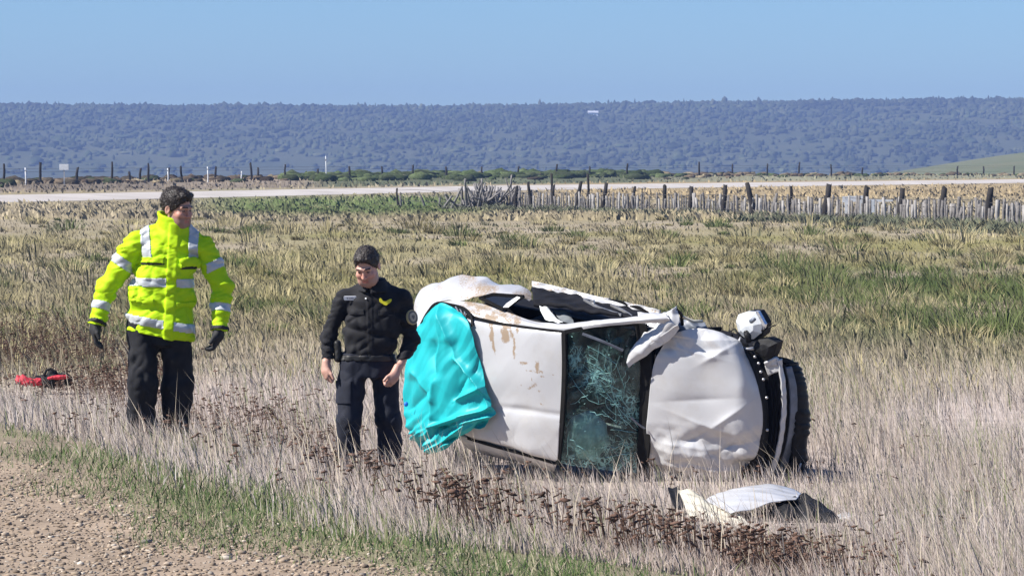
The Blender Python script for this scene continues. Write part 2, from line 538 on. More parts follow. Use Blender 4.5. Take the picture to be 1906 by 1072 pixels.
def make_near_grass():
    x, y, r = sample_field(345000, 14.5, 48, 31, power=1.1)
    s = road_s(x, y)
    bp_ = brown_patch(x, y)
    n1 = vnoise(x * 1.1, y * .6, 2.2); n2 = vnoise(x * .35, y * .2, 7.7)
    clump = vnoise(x * 6, y * 6, 3.3)
    dens = sstep(.15, 1.5, s + .5 * n1) * (1 - .85 * sstep(38, 48, y + 4 * n2)) * (1 - .62 * np.clip(bp_ * 1.3, 0, 1)) * np.clip(.62 + .5 * n1 + .55 * clump, .12, 1)
    k = r.random(len(x)) < dens
    x, y, s, n1, n2, bp_ = x[k], y[k], s[k], n1[k], n2[k], bp_[k]
    n_ = len(x)
    h = np.clip(r.gamma(6, .036, n_), .05, .5) * (1 + .3 * n2) * (.55 + .45 * sstep(.5, 3.5, s)) * (1 - .5 * np.clip(bp_ * 1.3, 0, 1))
    # trodden round the two people and the wreck
    yn = y + 1.1 * n1 + .5 * vnoise(x * 4, y * 3, 5.1)
    h *= 1 - sstep(.6, 1.3, x + .3 * n1) * (1 - sstep(2.1, 3.0, x + .3 * n1)) * sstep(20.8, 22.0, y) * (1 - sstep(25.2, 26.6, yn)) * (.84 - .34 * sstep(22.7, 23.3, y))
    h *= 1 - .45 * sstep(-.6, 0, x) * (1 - sstep(.7, 1.0, x)) * sstep(23.4, 24.6, y) * (1 - sstep(26.2, 27, y))
    h *= 1 - .85 * sstep(-5.8, -5.4, x) * (1 - sstep(-4.0, -3.6, x)) * sstep(29.5, 31, y) * (1 - sstep(36.8, 37.4, y))
    h *= 1 - .45 * sstep(34, 42, y)
    wd = r.uniform(.0032, .0070, n_) * np.maximum(1, y / 26)
    pal = np.array([[.46, .395, .36], [.385, .325, .295], [.52, .455, .41], [.28, .225, .195], [.42, .365, .275], [.48, .43, .405]])
    col = pal[r.choice(6, n_, p=[.27, .24, .15, .14, .10, .10])] * r.uniform(.85, 1.15, n_)[:, None]
    tan = np.clip(sstep(31, 45, y + 5 * n2) + .15 * n1, 0, 1)[:, None]
    col = col * (1 - tan) + col * np.array([.92, .93, .72]) * tan
    brn = np.clip((sstep(38, 42, y) - sstep(46, 50, y)) * .5 + .5 * (n2 > .35), 0, 1)[:, None] * .5
    col = col * (1 - brn) + col * np.array([.72, .66, .55]) * brn
    bb = np.clip(bp_ * 1.1, 0, .75)[:, None]
    col = col * (1 - bb) + np.array([.235, .165, .13]) * r.uniform(.7, 1.3, n_)[:, None] * bb
    gmix = (r.random(n_) < .05 + .15 * (n1 > .45))[:, None]
    col = np.where(gmix, np.array([.17, .19, .085]) * r.uniform(.8, 1.4, n_)[:, None], col)
    blades('dry_grass', x, y, h, wd, col, leans(n_, r), r, m_grass, 'pale dry pinkish grass standing over the near field', 'grass')
    # low litter underneath
    x, y, r = sample_field(50000, 14.5, 46, 33, power=1.1)
    s = road_s(x, y)
    k = r.random(len(x)) < sstep(.3, 1.6, s)
    x, y = x[k], y[k]
    n_ = len(x)
    col = np.array([.42, .355, .31]) * r.uniform(.6, 1.4, n_)[:, None]
    blades('grass_litter', x, y, r.uniform(.03, .10, n_), r.uniform(.004, .009, n_) * np.maximum(1, y / 26), col, leans(n_, r, (-.1, 0), .7), r, m_grass,
           'short flattened dead grass litter under the standing stalks', 'grass')
    # a few long single stalks
    x, y, r = sample_field(900, 15, 40, 35, power=1.1)
    s = road_s(x, y)
    k = (s > .6) & (s < 9)
    x, y = x[k], y[k]; n_ = len(x)
    col = np.array([.56, .48, .37]) * r.uniform(.8, 1.1, n_)[:, None]
    blades('tall_stalks', x, y, r.uniform(.3, .62, n_), np.full(n_, .0055), col, leans(n_, r, (-.3, 0), .3), r, m_grass,
           'scattered long pale bent stalks rising above the dry grass', 'grass')


make_near_grass()


def make_verge():
    x, y, r = sample_field(120000, 12.5, 40, 41, power=1.1, pad=300, uhi=1300)
    s = road_s(x, y)
    n1 = vnoise(x * 1.4, y * .9, 4.2); n2 = vnoise(x * 5, y * 4, 8.2)
    dens = sstep(-.85, -.1, s + .35 * n1) * (1 - sstep(.35, 1.25, s + .4 * n1)) * np.clip(.72 + .8 * n1 + .6 * n2, .03, 1)
    dens = dens + .035 * (s < -.2) * (n1 > .35)
    k = r.random(len(x)) < dens
    x, y, n1, s = x[k], y[k], n1[k], s[k]
    n_ = len(x)
    h = np.clip(r.gamma(4, .014, n_), .015, .17) * (1 + .5 * np.clip(n1, -.5, 1)) * (.5 + .5 * sstep(-.5, .5, s))
    pal = np.array([[.07, .115, .030], [.095, .14, .045], [.15, .175, .07], [.05, .08, .024], [.34, .29, .21]])
    col = pal[r.choice(5, n_, p=[.26, .24, .18, .10, .22])] * r.uniform(.8, 1.2, n_)[:, None]
    blades('verge_grass', x, y, h, r.uniform(.003, .007, n_), col, leans(n_, r, (-.05, 0), .5), r, m_green,
           'short green grass along the edge of the gravel shoulder', 'grass')


make_verge()


def make_mid_grass():
    # tussocks: fans of blades gathered round scattered centres
    cx, cy, r = sample_field(4900, 34, 205, 51, power=1.35, pad=560)
    k = r.random(len(cx)) < sstep(34, 50, cy + 5 * vnoise(cx * .35, cy * .2, 7.7))
    cx, cy = cx[k], cy[k]
    u = W0 / 2 + FPX * cx / cy
    n1 = vnoise(cx * .35, cy * .16, 2.5); n3 = vnoise(cx * .25, cy * .10, 16.5)
    nb_ = 28
    n_ = len(cx)
    rad = r.uniform(.12, .42, n_) * (1 + cy / 120)
    hh = r.gamma(5, .042, n_) * (1 + .4 * n1) * np.where(cy > 120, 1.15, 1) 
    base = land_colour(cx, cy)
    lum = r.uniform(.65, 1.2, n_)[:, None]
    col0 = base * lum
    straw = np.array([.37, .32, .17])
    gm = np.clip((base[:, 1] - base[:, 0]) / .02 + .3, 0, 1)
    k = r.random(n_) < (.34 + .5 * n3) * (1 - .75 * gm)
    col0[k] = straw * r.uniform(.75, 1.15, k.sum())[:, None]
    k2 = r.random(n_) < .2
    col0[k2] = np.array([.10, .10, .055]) * r.uniform(.8, 1.5, k2.sum())[:, None]
    th = r.uniform(0, 2 * np.pi, (n_, nb_)); rr = np.sqrt(r.random((n_, nb_)))
    x = cx[:, None] + np.cos(th) * rr * rad[:, None]; y = cy[:, None] + np.sin(th) * rr * rad[:, None]
    h = hh[:, None] * (1 - .55 * rr ** 2) * r.uniform(.6, 1.2, (n_, nb_))
    ln = np.stack([np.cos(th) * rr * .8 - .2, np.sin(th) * rr * .5, np.zeros_like(th)], -1)
    wd = r.uniform(.010, .020, (n_, nb_)) * np.maximum(1, cy[:, None] / 42)
    col = col0[:, None, :] * r.uniform(.75, 1.25, (n_, nb_, 1))
    blades('tussock_grass', x.ravel(), y.ravel(), h.ravel(), wd.ravel(), col.reshape(-1, 3), ln.reshape(-1, 3), r, m_grass,
           'straw and olive tussock grass across the middle of the field', 'grass')
    # big rounded tussocks: straw, green and olive mounds with blades arching over
    cx, cy, r = sample_field(760, 46, 150, 57, power=1.2, pad=250)
    u = W0 / 2 + FPX * cx / cy
    n_ = len(cx); nb_ = 90
    rad = r.gamma(4, .085, n_) * (1 + cy / 220)
    hh = rad * r.uniform(.38, .62, n_) + .05
    gpat = np.clip(.35 + .9 * vnoise(cx * .2, cy * .07, 22.5) + .35 * sstep(1350, 1700, u) * (cy < 95), 0, 1)
    kind = r.random(n_)
    col0 = np.where((kind < gpat * .75)[:, None], np.array([.105, .13, .042]), np.where((kind < .85)[:, None], np.array([.36, .31, .17]), np.array([.20, .17, .08]))) * r.uniform(.8, 1.2, n_)[:, None]
    th = r.uniform(0, 2 * np.pi, (n_, nb_)); rr = np.sqrt(r.random((n_, nb_)))
    x = cx[:, None] + np.cos(th) * rr * rad[:, None] * .7; y = cy[:, None] + np.sin(th) * rr * rad[:, None] * .7
    h = hh[:, None] * (1.05 - .6 * rr ** 2) * r.uniform(.7, 1.1, (n_, nb_))
    ln = np.stack([np.cos(th) * rr * 1.15 - .15 + r.normal(0, .25, th.shape), np.sin(th) * rr * 1.0, np.zeros_like(th)], -1)
    wd = r.uniform(.010, .020, (n_, nb_)) * np.maximum(1, cy[:, None] / 60)
    col = col0[:, None, :] * r.uniform(.7, 1.25, (n_, nb_, 1))
    blades('mound_grass', x.ravel(), y.ravel(), h.ravel(), wd.ravel(), col.reshape(-1, 3), ln.reshape(-1, 3), r, m_grass,
           'rounded straw and green grass mounds before the stake fence', 'grass')
    # dark low scrub along the foot of the stake fence
    r = np.random.default_rng(58)
    n_ = 520; nb_ = 34
    u = r.uniform(820, 2300, n_); cy = np.interp(u, [600, 880, 1906, 2500], [215, 192, 126, 100]) - r.gamma(2, 2.2, n_) - .6
    cx = (u - W0 / 2) / FPX * cy
    rad = r.uniform(.25, .7, n_); hh = r.uniform(.2, .5, n_)
    col0 = np.array([.115, .12, .075]) * r.uniform(.7, 1.6, n_)[:, None]
    th = r.uniform(0, 2 * np.pi, (n_, nb_)); rr = np.sqrt(r.random((n_, nb_)))
    x = cx[:, None] + np.cos(th) * rr * rad[:, None]; y = cy[:, None] + np.sin(th) * rr * rad[:, None]
    h = hh[:, None] * (1.1 - .6 * rr ** 2) * r.uniform(.6, 1.1, (n_, nb_))
    ln = np.stack([np.cos(th) * .7, np.sin(th) * .7, np.zeros_like(th)], -1)
    blades('fence_scrub', x.ravel(), y.ravel(), h.ravel(), r.uniform(.05, .10, n_ * nb_), np.repeat(col0, nb_, 0) * r.uniform(.7, 1.3, n_ * nb_)[:, None], ln.reshape(-1, 3), r, m_green,
           'low dark grey green scrub along the foot of the stake fence', 'scrub')
    # short turf between them
    x, y, r = sample_field(95000, 35, 150, 53, power=1.4, pad=560)
    k = r.random(len(x)) < sstep(35, 48, y + 5 * vnoise(x * .35, y * .2, 7.7))
    x, y = x[k], y[k]
    n_ = len(x)
    g = vnoise(x * .7, y * .35, 11.2)
    col = land_colour(x, y) * r.uniform(.55, 1.15, n_)[:, None] * (1 + .3 * g[:, None])
    h = np.clip(r.gamma(5, .018, n_), .03, .22) * (1 + .5 * g)
    wd = r.uniform(.012, .024, n_) * np.maximum(1, y / 42)
    blades('field_grass', x, y, h, wd, col, leans(n_, r, (-.3, 0), .4), r, m_grass,
           'short grey tan and olive turf in the middle distance', 'grass')


make_mid_grass()


def make_far_turf():
    x, y, r = sample_field(36000, 150, 470, 59, power=1.1, pad=250)
    u = W0 / 2 + FPX * x / y
    lo = np.interp(u / W0, _W3, _ext(_ROWS[1][0])); hi = np.interp(u / W0, _W3, _ext(_ROWS[2][0]))
    f = (y - lo) / (hi - lo)
    k = (f < .1) | (f > 1.0)
    x, y = x[k], y[k]; n_ = len(x)
    g = vnoise(x * .12, y * .05, 19.2)
    col = land_colour(x, y) * (r.uniform(.75, 1.45, n_) + .3 * g)[:, None]
    blades('far_turf', x, y, r.uniform(.12, .34, n_) * (1 + .5 * g), r.uniform(.10, .26, n_), col, leans(n_, r, (-.2, 0), .4), r, m_grass,
           'rough grass on both sides of the pale far road', 'grass')


make_far_turf()


def ico(sub=1):
    import bmesh
    bm = bmesh.new()
    bmesh.ops.create_icosphere(bm, subdivisions=sub, radius=1)
    v = np.array([q.co[:] for q in bm.verts]); f = np.array([[q.index for q in g.verts] for g in bm.faces])
    bm.free()
    return v, f


def make_seed_heads():
    x, y, r = sample_field(30000, 15, 46, 61, power=1.0, pad=300)
    for a_, ylo, yhi, u0, u1, sd in ((15000, 33, 52, -250, 330, 62), (7000, 21, 34, 200, 750, 63)):
        x2, y2, _ = sample_field(a_, ylo, yhi, sd, power=1.0, pad=0, ulo=u0, uhi=u1)
        x = np.concatenate([x, x2]); y = np.concatenate([y, y2])
    s = road_s(x, y)
    bp_ = brown_patch(x, y)
    k = (r.random(len(x)) < np.clip(bp_ * .40 + .014, 0, 1)) & (s > .7) & ~((x > .95) & (x < 2.6) & (y > 21.2) & (y < 24))
    x, y = x[k], y[k]; n_ = len(x)
    h = r.uniform(.10, .27, n_)
    ln = leans(n_, r, (-.08, 0), .22)
    col = np.array([.115, .075, .055]) * r.uniform(.7, 1.3, n_)[:, None]
    z = ground_z(x, y)
    tv, tf = ico(1)
    VV, FF, CC = [], [], []
    # stems as thin four sided blades
    base = np.stack([x, y, z - .01], -1); tip = base + np.stack([ln[:, 0] * h, ln[:, 1] * h, h], -1)
    for d in (np.array([.0022, 0, 0]), np.array([0, .0022, 0])):
        off = sum(len(a) for a in VV)
        VV.append(np.stack([base - d, base + d, tip + d, tip - d], 1).reshape(-1, 3))
        i = np.arange(n_) * 4 + off
        FF.append(np.concatenate([np.stack([i, i + 1, i + 2], -1), np.stack([i, i + 2, i + 3], -1)]))
        CC.append(np.repeat(col * 1.9, 4, 0))
    for c in range(3):
        kk = np.arange(n_) if c == 0 else np.where(r.random(n_) < (.6 if c == 1 else .4))[0]
        m_ = len(kk)
        rad = r.uniform(.007, .021, m_); th = rad * r.uniform(.28, .5, m_)
        ce = tip[kk] + np.stack([r.normal(0, .026, m_) * (c > 0), r.normal(0, .026, m_) * (c > 0), r.uniform(-.05, .0, m_) * (c > 0)], -1)
        V = tv[None] * (1 + .35 * r.normal(size=(m_, len(tv), 1))) * np.stack([rad * r.uniform(.8, 1.5, m_), rad, th], -1)[:, None]
        tl = r.normal(0, .3, m_)
        V[..., 2] += V[..., 0] * tl[:, None]
        V += ce[:, None]
        off = sum(len(a) for a in VV)
        VV.append(V.reshape(-1, 3)); FF.append((tf[None] + (np.arange(m_) * len(tv))[:, None, None]).reshape(-1, 3) + off)
        CC.append(np.repeat(np.array([.135, .085, .064]) * r.uniform(.5, 1.5, m_)[:, None], len(tv), 0))
    m = pmat('brown_seed_head', (1, 1, 1), (.6, .55, .5), rough=.9, scale=60, attr='Col', spec=.1)
    tag(mesh_np('dried_flower_heads', np.concatenate(VV), np.concatenate(FF), m, col=np.concatenate(CC)),
        'flat dark brown dried flower heads standing in patches of the dry grass', 'dead flowers', kind='stuff')


make_seed_heads()


def make_gravel():
    x, y, r = sample_field(34000, 11.8, 24, 71, power=1.0, pad=250, uhi=1000)
    s = road_s(x, y)
    n1 = vnoise(x * 1.4, y * .9, 4.2)
    k = r.random(len(x)) < (1 - sstep(-.35, .5, s + .3 * n1)) * np.where(s > -.3, .8, 1)
    x, y = x[k], y[k]
    n_ = min(len(x), 19000)
    x, y = x[:n_], y[:n_]
    tv, tf = ico(1)
    # a squashed pebble of 42 faces would be dear: keep the 12-vertex one
    bmv, bmf = tv, tf
    import bmesh
    bm = bmesh.new(); bmesh.ops.create_icosphere(bm, subdivisions=1, radius=1)
    bm.free()
    rad = np.clip(r.lognormal(-5.15, .45, n_), .0028, .024)
    V = bmv[None] * (1 + .22 * r.normal(size=(n_, len(bmv), 1))) * np.stack([rad * r.uniform(.9, 1.6, n_), rad * r.uniform(.8, 1.2, n_), rad * r.uniform(.4, .75, n_)], -1)[:, None]
    a = r.uniform(0, np.pi, n_); ca, sa = np.cos(a)[:, None], np.sin(a)[:, None]
    V = np.stack([V[..., 0] * ca - V[..., 1] * sa, V[..., 0] * sa + V[..., 1] * ca, V[..., 2]], -1)
    V += np.stack([x, y, ground_z(x, y) + rad * .18], -1)[:, None]
    F = (bmf[None] + (np.arange(n_) * len(bmv))[:, None, None]).reshape(-1, 3)
    pal = np.array([[.32, .25, .18], [.26, .20, .145], [.39, .315, .24], [.17, .13, .095], [.50, .44, .36], [.29, .255, .215]])
    c = pal[r.choice(6, n_, p=[.3, .26, .15, .16, .05, .08])] * r.uniform(.8, 1.2, n_)[:, None]
    m = pmat('gravel_stone', (1, 1, 1), (.8, .78, .75), rough=.85, scale=80, attr='Col', spec=.25)
    tag(mesh_np('gravel', V.reshape(-1, 3), F, m, col=np.repeat(c, len(bmv), 0)), 'loose tan gravel stones on the road shoulder', 'gravel', kind='stuff')


make_gravel()


def make_far_shrubs():
    """low bushes on the berm beyond the pale road and the green strip before it"""
    r = np.random.default_rng(81)
    X, Y, R, C = [], [], [], []
    def add(n_, u0, u1, row, jit, rad, cols):
        u = r.uniform(u0, u1, n_)
        Yk = np.interp(u / W0, _W3, _ext(_ROWS[row][0])) + r.normal(0, jit, n_)
        X.append((u - W0 / 2) / FPX * Yk); Y.append(Yk); R.append(r.uniform(*rad, n_)); C.append(np.array(cols)[r.integers(0, len(cols), n_)])
    G = [[.07, .095, .04], [.095, .12, .055], [.065, .08, .04]]; B = [[.12, .09, .065], [.17, .13, .09], [.085, .07, .05]]; T = [[.33, .27, .18], [.27, .22, .14]]
    add(420, 530, 1230, 4, 7, (.25, .75), G)
    add(90, 1230, 1700, 4, 6, (.2, .45), G + B)
    add(260, -300, 560, 4, 7, (.2, .55), B + G[2:] )
    add(120, -300, 2200, 4, 8, (.2, .5), T + B)
    add(90, 1250, 2200, 4, 6, (.2, .4), T + G)
    x = np.concatenate(X); y = np.concatenate(Y); R = np.concatenate(R); C = np.concatenate(C)
    k = len(x)
    tv, tf = ico(2)
    V = tv[None] * np.stack([R * r.uniform(1, 2.2, k), R, R * r.uniform(.5, .85, k)], -1)[:, None]
    V = V * (1 + .45 * vnoise(V[..., 0] * 4 + x[:, None], V[..., 1] * 4, V[..., 2] * 4 + y[:, None])[..., None])
    V += np.stack([x, y, ground_z(x, y) + R * .2], -1)[:, None]
    F = (tf[None] + (np.arange(k) * len(tv))[:, None, None]).reshape(-1, 3)
    m = pmat('bush_foliage', (1, 1, 1), (.45, .45, .4), rough=.95, scale=5, attr='Col', spec=.05)
    tag(mesh_np('roadside_bushes', V.reshape(-1, 3), F, m, col=np.repeat(C * r.uniform(.7, 1.3, k)[:, None], len(tv), 0)),
        'low green and brown bushes along the bank beyond the pale road', 'bushes', kind='stuff')


make_far_shrubs()
# ------------------------------------------------------------------ fences
m_post = pmat('weathered_dark_post', (.012, .010, .009), (.03, .025, .021), rough=.9, scale=9, bump=.01)
m_pick = pmat('grey_stake', (.20, .185, .172), (.10, .092, .085), rough=.9, scale=6, bump=.005)
m_pale = pmat('bleached_stake', (.36, .34, .315), (.22, .205, .19), rough=.85, scale=6)
m_wire = pmat('fence_wire', (.12, .11, .10), rough=.6, metal=.6)
m_whitepost = pmat('white_marker_paint', (.75, .75, .74), (.6, .6, .58), rough=.6)


def stake_mesh(name, r0, h, seed, lean=0.0, segs=5, sides=6):
    r = np.random.default_rng(seed)
    rings = []
    cx = cy = 0.0
    for k in range(segs):
        t = k / (segs - 1)
        cx += r.normal(0, r0 * .35); cy += r.normal(0, r0 * .35)
        rad = r0 * (1.05 - .2 * t) * (1 + r.normal(0, .06))
        a = np.linspace(0, 2 * np.pi, sides, endpoint=False) + .3
        rings.append(np.stack([cx + lean * t * h + rad * np.cos(a), cy + rad * np.sin(a), np.full(sides, -.25 + t * (h + .25)) + (r.normal(0, r0 * .35, sides) if k == segs - 1 else 0)], -1))
    V = np.concatenate(rings)
    F = []
    for k in range(segs - 1):
        for j in range(sides):
            a0 = k * sides + j; a1 = k * sides + (j + 1) % sides
            F.append((a0, a1, a1 + sides, a0 + sides))
    F.append(tuple(range((segs - 1) * sides, segs * sides)))
    me = bpy.data.meshes.new(name)
    me.from_pydata([tuple(v) for v in V], [], F)
    me.polygons.foreach_set('use_smooth', np.ones(len(me.polygons), bool))
    return me


def put(me, name, mat, loc, parent, sc=(1, 1, 1), rz=0.0, tilt=0.0, tx=0.0):
    if not me.materials:
        me.materials.append(mat)
    o = bpy.data.objects.new(name, me)
    COL.objects.link(o)
    o.parent = parent
    o.location = np.asarray(loc, float) - np.array(parent.location)
    o.rotation_euler = (tx, tilt, rz)
    o.scale = sc
    return o


def wire(name, pts, rad, mat, parent, sides=4):
    """thin tube through points, one mesh"""
    pts = np.asarray(pts, float)
    V, F = [], []
    for i, p in enumerate(pts):
        for j in range(sides):
            a = 2 * np.pi * j / sides
            V.append(p + np.array([0, rad * math.cos(a), rad * math.sin(a)]))
    for i in range(len(pts) - 1):
        for j in range(sides):
            a0 = i * sides + j; a1 = i * sides + (j + 1) % sides
            F.append((a0, a1, a1 + sides, a0 + sides))
    return mesh_np(name, V, F, mat, parent)


def tube(name, pts, rads, mat, parent, sides=6, smooth=True, caps=True, flat=1.0):
    pts = np.asarray(pts, float)
    if np.isscalar(rads): rads = [rads] * len(pts)
    V, F = [], []
    n_ = len(pts)
    ref = np.array([0.31, -.2, .93])
    for i, p in enumerate(pts):
        t = pts[min(i + 1, n_ - 1)] - pts[max(i - 1, 0)]
        t = t / (np.linalg.norm(t) + 1e-9)
        a = np.cross(t, ref); a /= np.linalg.norm(a) + 1e-9
        b_ = np.cross(t, a)
        for j in range(sides):
            an = 2 * np.pi * j / sides
            V.append(p + rads[i] * (math.cos(an) * a + flat * math.sin(an) * b_))
    for i in range(n_ - 1):
        for j in range(sides):
            a0 = i * sides + j; a1 = i * sides + (j + 1) % sides
            F.append((a0, a1, a1 + sides, a0 + sides))
    if caps:
        F.append(tuple(range(sides))[::-1]); F.append(tuple(range((n_ - 1) * sides, n_ * sides)))
    return mesh_np(name, V, F, mat, parent, smooth=smooth)


def near_fence():
    pts = []
    def line_Y(u):
        return float(np.interp(u, [600, 880, 1906, 2500], [215, 192, 126, 100]))
    def base(u, dv=0):
        Y = line_Y(u); x = (u - W0 / 2) / FPX * Y
        return np.array([x, Y, float(ground_z(x, Y))])
    root = empty('stake_fence', base(1400), 'old grey fence of close upright stakes and dark posts across the field', 'fence')
    pv_ = [stake_mesh('fence_post', .13, 1.45, 100 + k, lean=(-.03, .02, .0)[k]) for k in range(3)]
    r = random.Random(5)
    # thick dark posts, at the places they have in the photo
    for u, h, rr in [(742, 1.0, .55), (890, 1.5, .7), (905, 1.2, .6), (960, 1.25, .8), (988, 1.45, .8), (1033, 1.3, .8), (1075, 1.5, 1), (1123, 1.45, 1), (1176, 1.3, .8), (1234, 1.35, .9), (1286, 1.35, .9), (1348, 1.4, .9),
                     (1400, 1.5, 1.15), (1466, 1.35, .75), (1537, 1.5, 1.15), (1609, 1.4, .95), (1676, 1.35, 1.0), (1754, 1.4, 1.0), (1840, 1.45, 1.15), (1930, 1.4, 1.0), (2010, 1.4, 1.0), (2100, 1.4, 1)]:
        put(pv_[r.randrange(3)], 'post', m_post, base(u), root, (rr, rr, h / 1.45 * 1.08), r.uniform(0, 6), r.uniform(-.04, .04))
    # thin taller strainers
    tp = stake_mesh('thin_post', .075, 1.9, 131)
    for u in (1027, 1097):
        put(tp, 'post', m_post, base(u), root, (1, 1, 1.05), 0, r.uniform(-.02, .02))
    # close set stakes
    pk = [stake_mesh('stake', .062, 1.08, 140 + k, lean=(0, .05, -.06, .02, -.02)[k], segs=4, sides=5) for k in range(5)]
    pw = [stake_mesh('pale_stake', .066, 1.05, 150 + k, lean=(0, .06, -.05)[k], segs=4, sides=5) for k in range(3)]
    u = 885.0
    n_ = 0
    while u < 2120 and n_ < 290:
        pale = r.random() < .28
        if not (1200 < u < 1225 and r.random() < .5):
            me = pw[r.randrange(3)] if pale else pk[r.randrange(5)]
            b0 = base(u); b0[1] += r.uniform(-.12, .12)
            w_ = r.uniform(.5, 1.45)
            put(me, 'stake', m_pale if pale else m_pick, b0, root, (w_, w_, r.uniform(.66, 1.06)), r.uniform(0, 6), r.uniform(-.05, .05))
            n_ += 1
        u += r.uniform(2.8, 6.0) * (1.0 if u > 1200 else .9)
    for zz in (.35, .72, 1.0):
        pts = []
        for uu in np.arange(740, 2120, 30):
            p = base(uu); p[2] += zz + .03 * math.sin(uu * .13 + zz * 9); p[1] -= .1
            pts.append(p)
        wire('wire', pts, .011, m_wire, root)
    # leaning pale boards wedged in the fence
    for k, (u0, u1, v0, v1) in enumerate([(1568, 1612, 366, 377), (1572, 1580, 375, 398), (1600, 1612, 372, 400), (1618, 1662, 371, 377), (1622, 1628, 372, 396)]):
        Y = line_Y(u0) - .35
        V, F = [], []
        for yy in (Y, Y + .04):
            for (uu, vv) in ((u0, v1), (u1, v1 - (2 if u1 - u0 > 20 else 0)), (u1, v0 + (1 if k % 2 else -2)), (u0, v0)):
                V.append(P(uu, vv, yy))
        F = [(0, 1, 2, 3), (7, 6, 5, 4), (0, 4, 5, 1), (1, 5, 6, 2), (2, 6, 7, 3), (3, 7, 4, 0)]
        mesh_np('board', V, F, m_whitepost, root)
    # brushwood heap at its end
    hp = base(905); hp[1] -= 3
    heap = empty('brush_pile', hp, 'grey heap of tangled dead branches at the left end of the stake fence', 'brushwood')
    m_br = pmat('dead_branch', (.13, .12, .112), (.23, .215, .205), rough=.9, scale=10)
    bmsh = [stake_mesh('branch', .045, 1.5, 170 + k, lean=.1 * k, segs=6, sides=5) for k in range(4)]
    for k in range(80):
        q = hp + np.array([r.gauss(0, .8), r.uniform(-.8, .8), r.uniform(-.1, .55)])
        put(bmsh[k % 4], 'branch', m_br, q, heap, (r.uniform(.9, 1.7),) * 2 + (r.uniform(.55, 1.0),), r.uniform(0, 6), r.gauss(0, .75), r.gauss(0, .4))
    # two bits of broken fence to the left of it
    for u, t_ in ((745, .05), (790, -.3), (815, .25), (835, -.15)):
        b0 = base(u)
        put(pk[0], 'stake', m_pick, b0, root, (1.2, 1.2, r.uniform(.6, .9)), 0, t_)


near_fence()


def far_fence():
    def base(u, row=4, off=-6):
        Y = float(np.interp(u / W0, _W3, _ext(_ROWS[row][0]))) + off
        x = (u - W0 / 2) / FPX * Y
        return np.array([x, Y, float(ground_z(x, Y))])
    root = empty('wire_fence', base(950), 'long thin post and wire fence on the bank beyond the pale road', 'fence')
    me = [stake_mesh('far_post', .11, 1.4, 200 + k, lean=(0, .05, -.06)[k], segs=4, sides=6) for k in range(3)]
    r = random.Random(9)
    us = [(8, 1.6), (74, 1.7), (143, 1.3), (208, 1.75), (243, .9), (260, 1.2), (277, 1.6), (313, 1.2), (338, 1.5), (401, 1.3), (470, 1.6), (481, 1.3), (531, 1.45),
          (593, 1.0), (652, 1.2), (711, 1.2), (769, 1.3), (832, 1.1), (897, 1.1), (963, 1.1), (1036, 1.3), (1097, 1.1), (1166, 1.4), (1300, 1.6), (1363, 1.4), (1427, 1.4), (1487, 1.6), (1547, 1.4), (1603, 1.0),
          (1781, 1.2), (1830, 1.2), (1887, 1.2), (-60, 1.4), (-120, 1.4), (1960, 1.3), (2020, 1.3)]
    for i, (u, h) in enumerate(us):
        tl = -.45 if u in (481, 338) else r.uniform(-.05, .05)
        put(me[i % 3], 'post', m_post, base(u), root, (1, 1, h / 1.4), r.uniform(0, 6), tl)
    for zz in (.5, .95, 1.2):
        pts = []
        for uu in np.arange(-130, 2030, 40):
            p = base(uu); p[2] += zz
            pts.append(p)
        wire('wire', pts, .008, m_wire, root)
    # white marker posts, each its own thing
    mw = stake_mesh('marker', .06, 1.4, 230, segs=3, sides=6)
    marks = [(48, 1.3, 'thin white marker post leftmost before the hills'), (387, 1.3, 'white marker post beside a short dark fence post left of centre'), (448, .9, 'small leaning white marker post right of the far marker pair'),
             (607, 2.2, 'tallest white marker post on the green bank left of centre'), (313, 1.2, 'grey white marker post behind the head of the man in yellow')]
    for u, h, lb in marks:
        b0 = base(u, off=-10)
        e = empty('marker_post', b0, lb, 'post', 'white marker posts along the far road')
        put(mw, 'shaft', m_whitepost, b0, e, (1, 1, h / 1.4), 0, .12 if u == 448 else 0)
        V, F = box_vf(b0[0] - .062, b0[0] + .062, b0[1] - .062, b0[1] + .062, b0[2] + h * .82, b0[2] + h * .9)
        mesh_np('reflector_band', V, F, pmat('marker_band', (.35, .34, .33), rough=.5), e)
    # white roadside sign
    b0 = base(120, off=-14)
    Y = b0[1]
    e = empty('road_sign', b0, 'small white rectangular road sign on a post far left', 'sign')
    V, F = box_vf(b0[0] - .05, b0[0] + .05, Y - .05, Y + .05, b0[2] - .3, P(120, 316, Y)[2])
    mesh_np('sign_post', V, F, pmat('sign_post_band', (.5, .5, .5), (.2, .2, .2), rough=.5, scale=3), e)
    a = P(111, 317, Y); c = P(128, 306, Y)
    V, F = box_vf(a[0], c[0], Y - .09, Y - .055, a[2], c[2])
    bo = mesh_np('sign_board', V, F, m_whitepost, e)
    bv = bo.modifiers.new('round', 'BEVEL'); bv.width = .06; bv.segments = 2


far_fence()
# ------------------------------------------------------------------ the wrecked car
TH, RO, PH = math.radians(38), math.radians(10), math.radians(9)
_A = np.array([math.cos(TH), -math.sin(TH), 0]); _B = np.array([0, 0, 1.0]); _C = np.array([-math.sin(TH), -math.cos(TH), 0])
_C2 = _C * math.cos(RO) - _B * math.sin(RO); _B2 = _B * math.cos(RO) + _C * math.sin(RO)
AX_A = _A * math.cos(PH) - _B2 * math.sin(PH); AX_B = _B2 * math.cos(PH) + _A * math.sin(PH); AX_C = _C2
CAR_O = P(1045, 735, 25.95)
ROOF_C = 1.42


